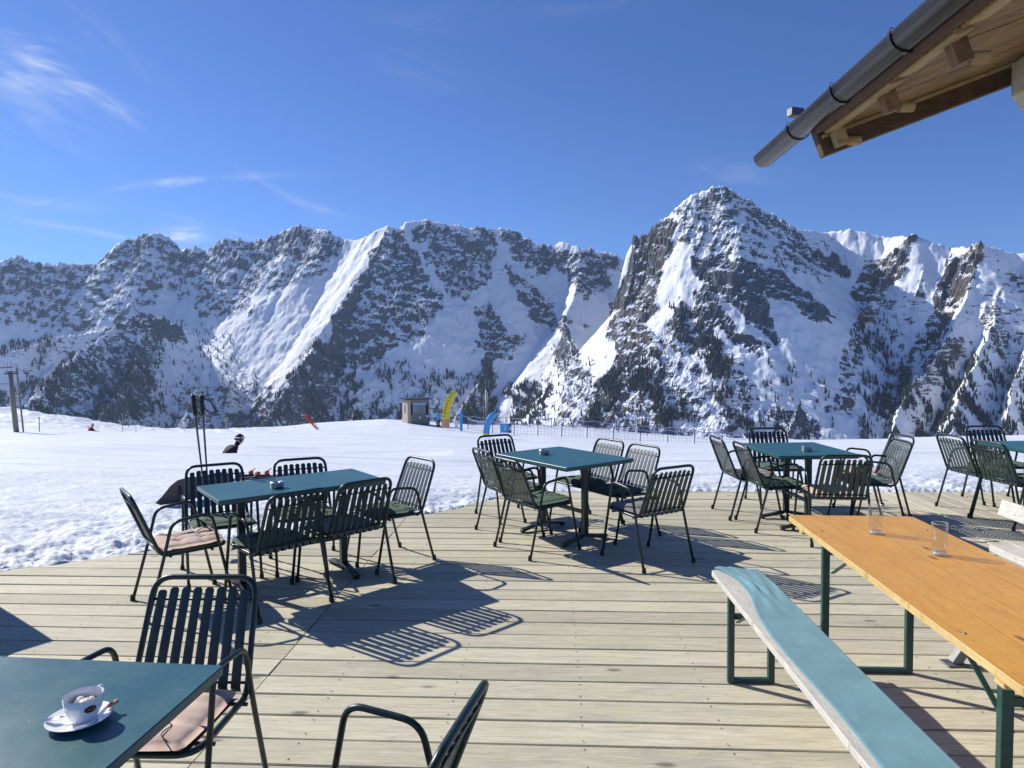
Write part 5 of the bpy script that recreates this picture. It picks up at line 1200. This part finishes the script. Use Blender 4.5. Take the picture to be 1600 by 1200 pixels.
def dress(t, L, m_j, m_t, m_h, gog=True):
    hd = Vector(L['skull']) + Vector((0, .015, .03))
    # head with face
    m = MB(); n, k = 18, 12; vs = []
    for i in range(k + 1):
        th = math.pi * i / k
        for q in range(n):
            a_ = 2 * math.pi * q / n; x = .078 * math.sin(th) * math.cos(a_); y = .096 * math.sin(th) * math.sin(a_); z = .118 * math.cos(th)
            fr_ = max(0, math.sin(a_)) ** 10 * math.sin(th)
            y += .026 * fr_ * math.exp(-((z + .012) / .018) ** 2) + .008 * fr_ * math.exp(-((z + .055) / .010) ** 2) - .010 * math.exp(-((abs(x) - .032) / .014) ** 2) * math.exp(-((z - .02) / .014) ** 2) * (1 if y > 0 else 0)
            if z < -.04: x *= 1 - (-.04 - z) * 2.6
            vs.append((x, y, z))
    fs = [(i * n + q, (i + 1) * n + q, (i + 1) * n + (q + 1) % n, i * n + (q + 1) % n) for i in range(k) for q in range(n)]
    m.add(vs, fs).build('face', M_SKIN, t, loc=hd, smooth=True)
    hm = MB(); vs = []
    for i in range(9):
        th = math.radians(8 + 92 * i / 8)
        for q in range(20):
            a_ = 2 * math.pi * q / 20; cut = .028 if (math.sin(a_) > .35 and i >= 7) else 0
            vs.append((.108 * math.sin(th) * math.cos(a_), .128 * math.sin(th) * math.sin(a_) - .008, .135 * math.cos(th) + .022 + cut))
    hm.add(vs, [(i * 20 + q, (i + 1) * 20 + q, (i + 1) * 20 + (q + 1) % 20, i * 20 + (q + 1) % 20) for i in range(8) for q in range(20)] + [tuple(range(20))]).build('helmet', m_h, t, loc=hd, smooth=True)
    for s in (-1, 1): MB().lathe([(0, -.012), (.035, -.01), (.035, .012), (0, .014)], 10).build('helmet_ear_pad', M_BLK, t, loc=hd + Vector((s * .082, 0, -.03)), rot=(0, math.pi / 2, 0), smooth=True)
    MB().tube([hd + Vector((.112 * math.cos(a_), .128 * math.sin(a_), .062)) for a_ in np.linspace(0, 6.1, 20)], .014, 6, squash=1.0).build('goggle_strap', M_WHITE, t, smooth=True)
    MB().tube([Vector(L['pelvis']) + Vector((.165 * math.cos(a_), .135 * math.sin(a_), -.02)) for a_ in np.linspace(0, 6.28, 16)], .022, 6).build('jacket_hem', m_j, t, smooth=True)
    for n_ in ('l', 'r'):
        hi, kn, an = Vector(L['hi' + n_]), Vector(L['kn' + n_]), Vector(L['an' + n_])
        MB().tube(fillet([hi + Vector((0, 0, .04)), kn, an], .12, 6), list(np.interp(np.linspace(0, 1, 9), [0, .5, 1], [.125, .10, .085])), 10).build('trouser_leg', m_t, t, smooth=True)
        MB().tube([an + Vector((0, -.06, .16)), an + Vector((0, -.03, -.02)), Vector(L['to' + n_]) + Vector((0, 0, -.01))], [.075, .07, .05], 8).build('ski_boot', M_BLK, t, smooth=True)
        s = -1 if n_ == 'l' else 1
        hb = Vector(L['ha' + n_]); g_ = MB()
        for q in range(4): g_.tube([hb + Vector((s * (-.02 + .018 * q) * .6, 0, -.02 + .018 * q)), hb + Vector((s * (-.02 + .018 * q) * .6, .05, -.02 + .018 * q)), hb + Vector((s * (-.02 + .018 * q) * .6 - s * .02, .06, -.045 + .018 * q))], .012, 6)
        g_.tube([hb + Vector((-s * .02, .0, .02)), hb + Vector((-s * .045, .035, .03))], .013, 6); g_.build('glove', M_BLK, t, smooth=True)
def skis(t_p, rz, label):
    t = thing('pair_of_skis', label, 'skis', t_p, rz)
    for s in (-1, 1):
        m = MB(); vs = []; yy = [-.8, -.6, 0, .6, .78, .88]; zz = [.012, .008, .008, .01, .04, .09]; ww = [.04, .045, .036, .048, .042, .012]
        for a_, b_, c_ in zip(yy, zz, ww): vs += [(s * .13 - c_, a_, b_), (s * .13 + c_, a_, b_), (s * .13 + c_, a_, b_ + .012), (s * .13 - c_, a_, b_ + .012)]
        m.add(vs, [(q * 4 + k, q * 4 + (k + 1) % 4, (q + 1) * 4 + (k + 1) % 4, (q + 1) * 4 + k) for q in range(5) for k in range(4)] + [(3, 2, 1, 0), (20, 21, 22, 23)]).build('ski', M_BLK, t)
    return t
PL = [
 ('person in black jacket and helmet with white goggles, bent forward behind a snow rise', 352, 21.3, -1.35, J_stand(.50, .20, (.12, -.05, -.38)), M_JB, M_TR, M_BLK, 'black skis under the person in black, hidden by the snow rise', 1.12),
 ('small far person in a dark red jacket crouching on the left slope', 143, 63, -1.2, J_stand(.3, .42), M_JR, M_JR, flat((.45, .5, .45)), 'short skis under the far person in red', 1.0),
 ('small far person in light blue jacket and black trousers left of the yellow flag', 685, 70, 2.6, J_stand(.15, .04, (.6, .2, -.45)), M_JL, M_TR, M_BLK, 'skis under the far person in the light blue jacket', .92)]
for lb, px, D, hz, L, mj, mt, mh, sl_, sc_ in PL:
    if D < 30: x, y, z0 = frompx(px, 679, D); p = Vector((x, y, z0 - (L['skull'][2] + .19) * sc_))
    elif px == 143: x, y, z0 = frompx(px, 661, D); p = Vector((x, y, z0 - (L['skull'][2] + .19)))
    else: p = at(px, D)
    t, hd = person(lb, p, hz - face(px), L, mj, mt, mh, sc_); dress(t, L, mj, mt, mh); skis(p, hz - face(px), sl_)

# ------------------------------------------------------------------ ski poles, snowboard and skis on the snow behind the nearest six-chair table
def ski_pole(px_t, py_t, px_b, D, label, lean):
    top = Vector(frompx(px_t, py_t, D)); bx, by, _ = frompx(px_b, 725, D + .1); zb = top.z - 1.17; bot = Vector((bx + (bx - top.x) * .15, by, zb))
    t = thing('ski_pole', label, 'ski pole', bot, 0, 'pair of ski poles'); d = top - bot; dn = d.normalized()
    MB().tube([dn * 0, dn * (d.length * .86)], [.0055, .0085], 8).build('shaft', mat('black_pole_paint', (.025, .025, .03), .3), t, smooth=True)
    MB().tube([dn * (d.length * .62), dn * (d.length * .86)], .0088, 8).build('grey_sleeve', M_GALV, t, smooth=True)
    MB().tube([dn * (d.length * .86), dn * (d.length * .90), dn * (d.length * .96), dn * (d.length * 1.0)], [.014, .019, .016, .021], 10).build('grip', M_BLK, t, smooth=True)
    MB().tube([dn * d.length, dn * d.length + Vector((.004, 0, .006))], [.020, .012], 10).build('grip_cap', M_GALV, t, smooth=True)
    a_ = dn * (d.length * .985); s_ = lean
    pts = fillet([a_, a_ + Vector((.055 * s_, 0, -.03)), a_ + Vector((.085 * s_, .01, -.13)), a_ + Vector((.06 * s_, .01, -.155)), a_ + Vector((.012 * s_, 0, -.09))], .03, 5)
    sm = MB()
    for p0, p1 in zip(pts[:-1], pts[1:]): sm.bar(p0, p1 + (p1 - p0) * .1, .022, .003, up=(0, 0, 1) if abs((p1 - p0).normalized().z) < .9 else (1, 0, 0))
    sm.build('wrist_strap', M_BLK, t); MB().lathe([(0, .06), (.012, .058), (.045, .05), (.012, .066), (0, .068)], 12).build('basket', M_BLK, t, smooth=True)
ski_pole(301.5, 618, 323, 6.1, 'black ski pole, left one of the pair, leaning behind the chair', 1.0); ski_pole(315, 618, 327, 6.15, 'black ski pole, right one of the pair, with the wider strap', 1.35)
sbp = Vector(on_z(250, 785, -.02)); tip2 = Vector(frompx(262, 750, math.hypot(sbp.x, sbp.y) + .12))
t = thing('snowboard', 'black and grey snowboard standing on its edge in the snow behind the left chair', 'snowboard', (0, 0, 0))
# board plane from lower-left tip rising to the right
o_ = Vector(on_z(243, 786, -.02)); rgt = Vector((.50, .866, 0)); upv = Vector((.10, .14, 1)).normalized()
def sb(u, v, w=0.0): nn = rgt.cross(upv).normalized(); return o_ + rgt * (u * .74) + upv * (v * .9) + nn * w
out_ = [(0, .0), (.10, .07), (.22, .19), (.33, .245), (.5, .255), (.8, .245), (1.1, .255), (1.25, .23), (1.35, .12), (1.36, .0), (1.25, -.05), (.8, -.04), (.3, -.05), (.08, -.035)]
n = len(out_); vs = [sb(u, v, w) for w in (0, .012) for u, v in out_]; MB().add(vs, [tuple(range(n - 1, -1, -1)), tuple(range(n, 2 * n))] + [(i, (i + 1) % n, n + (i + 1) % n, n + i) for i in range(n)]).build('board', mat('black_gloss_deck', (.035, .038, .045), .3), t)
MB().tube([sb(u, v, .006) for u, v in out_ + out_[:1]], .006, 5).build('steel_edge', mat('grey_edge', (.35, .37, .42), .3, .8), t)
for uu in (.33, .85):
    m = MB(); [m.tube(fillet([sb(uu - .08, .06, -.01), sb(uu - .06, .10, -.10), sb(uu + .05, .14, -.13), sb(uu + .10, .16, -.02)], .04, 5), .013, 7)]; m.tube(fillet([sb(uu - .02, .03, -.01), sb(uu, .06, -.14), sb(uu + .06, .20, -.10), sb(uu + .08, .21, -.01)], .05, 5), .011, 7); m.build('binding', M_BLK, t, smooth=True)
    MB().cbox(sb(uu + .02, .11, -.03), (.14, .04, .11), .01).build('binding_base', M_BLK, t); MB().tube(fillet([sb(uu - .04, .10, -.12), sb(uu + .02, .12, -.15), sb(uu + .07, .13, -.12)], .03, 4), .008, 6).build('binding_strap', M_WHITE, t)
for px, lb in ((385, 'orange-brown ski binding on a ski lying in the snow, left one'), (410, 'orange-red ski binding on a ski lying in the snow, right one')):
    p = Vector(on_z(px, 745.5, .02)); t = thing('ski_binding', lb, 'ski binding', p, .5, 'ski bindings behind the table')
    mo = mat('orange_plastic', (.42, .10, .03), .45) if px == 385 else bpy.data.materials['orange_plastic']
    MB().cbox((0, 0, .02), (.20, .06, .03), .006).build('base_plate', M_BLK, t); MB().cbox((-.06, 0, .055), (.07, .055, .05), .012).build('toe_piece', mo, t); MB().cbox((.06, 0, .06), (.06, .05, .055), .012).build('heel_piece', mo, t); MB().bar((.07, 0, .085), (.12, 0, .11), .025, .012).build('heel_lever', M_RED, t)
    m = MB(); m.cbox((-.1, 0, -.012), (1.5, .075, .012), .004); m.build('ski', M_BLK, t)

# ------------------------------------------------------------------ haze over the valley
hb = MB().box((0, 3600, -250), (19000, 9400, 3500)).build('haze', None)
hm_ = bpy.data.materials.new('haze'); hm_.use_nodes = True; nt = hm_.node_tree; nt.nodes.remove(nt.nodes['Principled BSDF'])
pv = nt.nodes.new('ShaderNodeVolumePrincipled'); pv.inputs['Color'].default_value = (.50, .70, 1.0, 1); pv.inputs['Density'].default_value = 2.6e-5; pv.inputs['Anisotropy'].default_value = .2
nt.links.new(pv.outputs[0], nt.nodes['Material Output'].inputs['Volume']); hb.data.materials.append(hm_); hb['kind'] = 'stuff'; hb['label'] = 'thin blue mountain haze'; hb['category'] = 'haze'
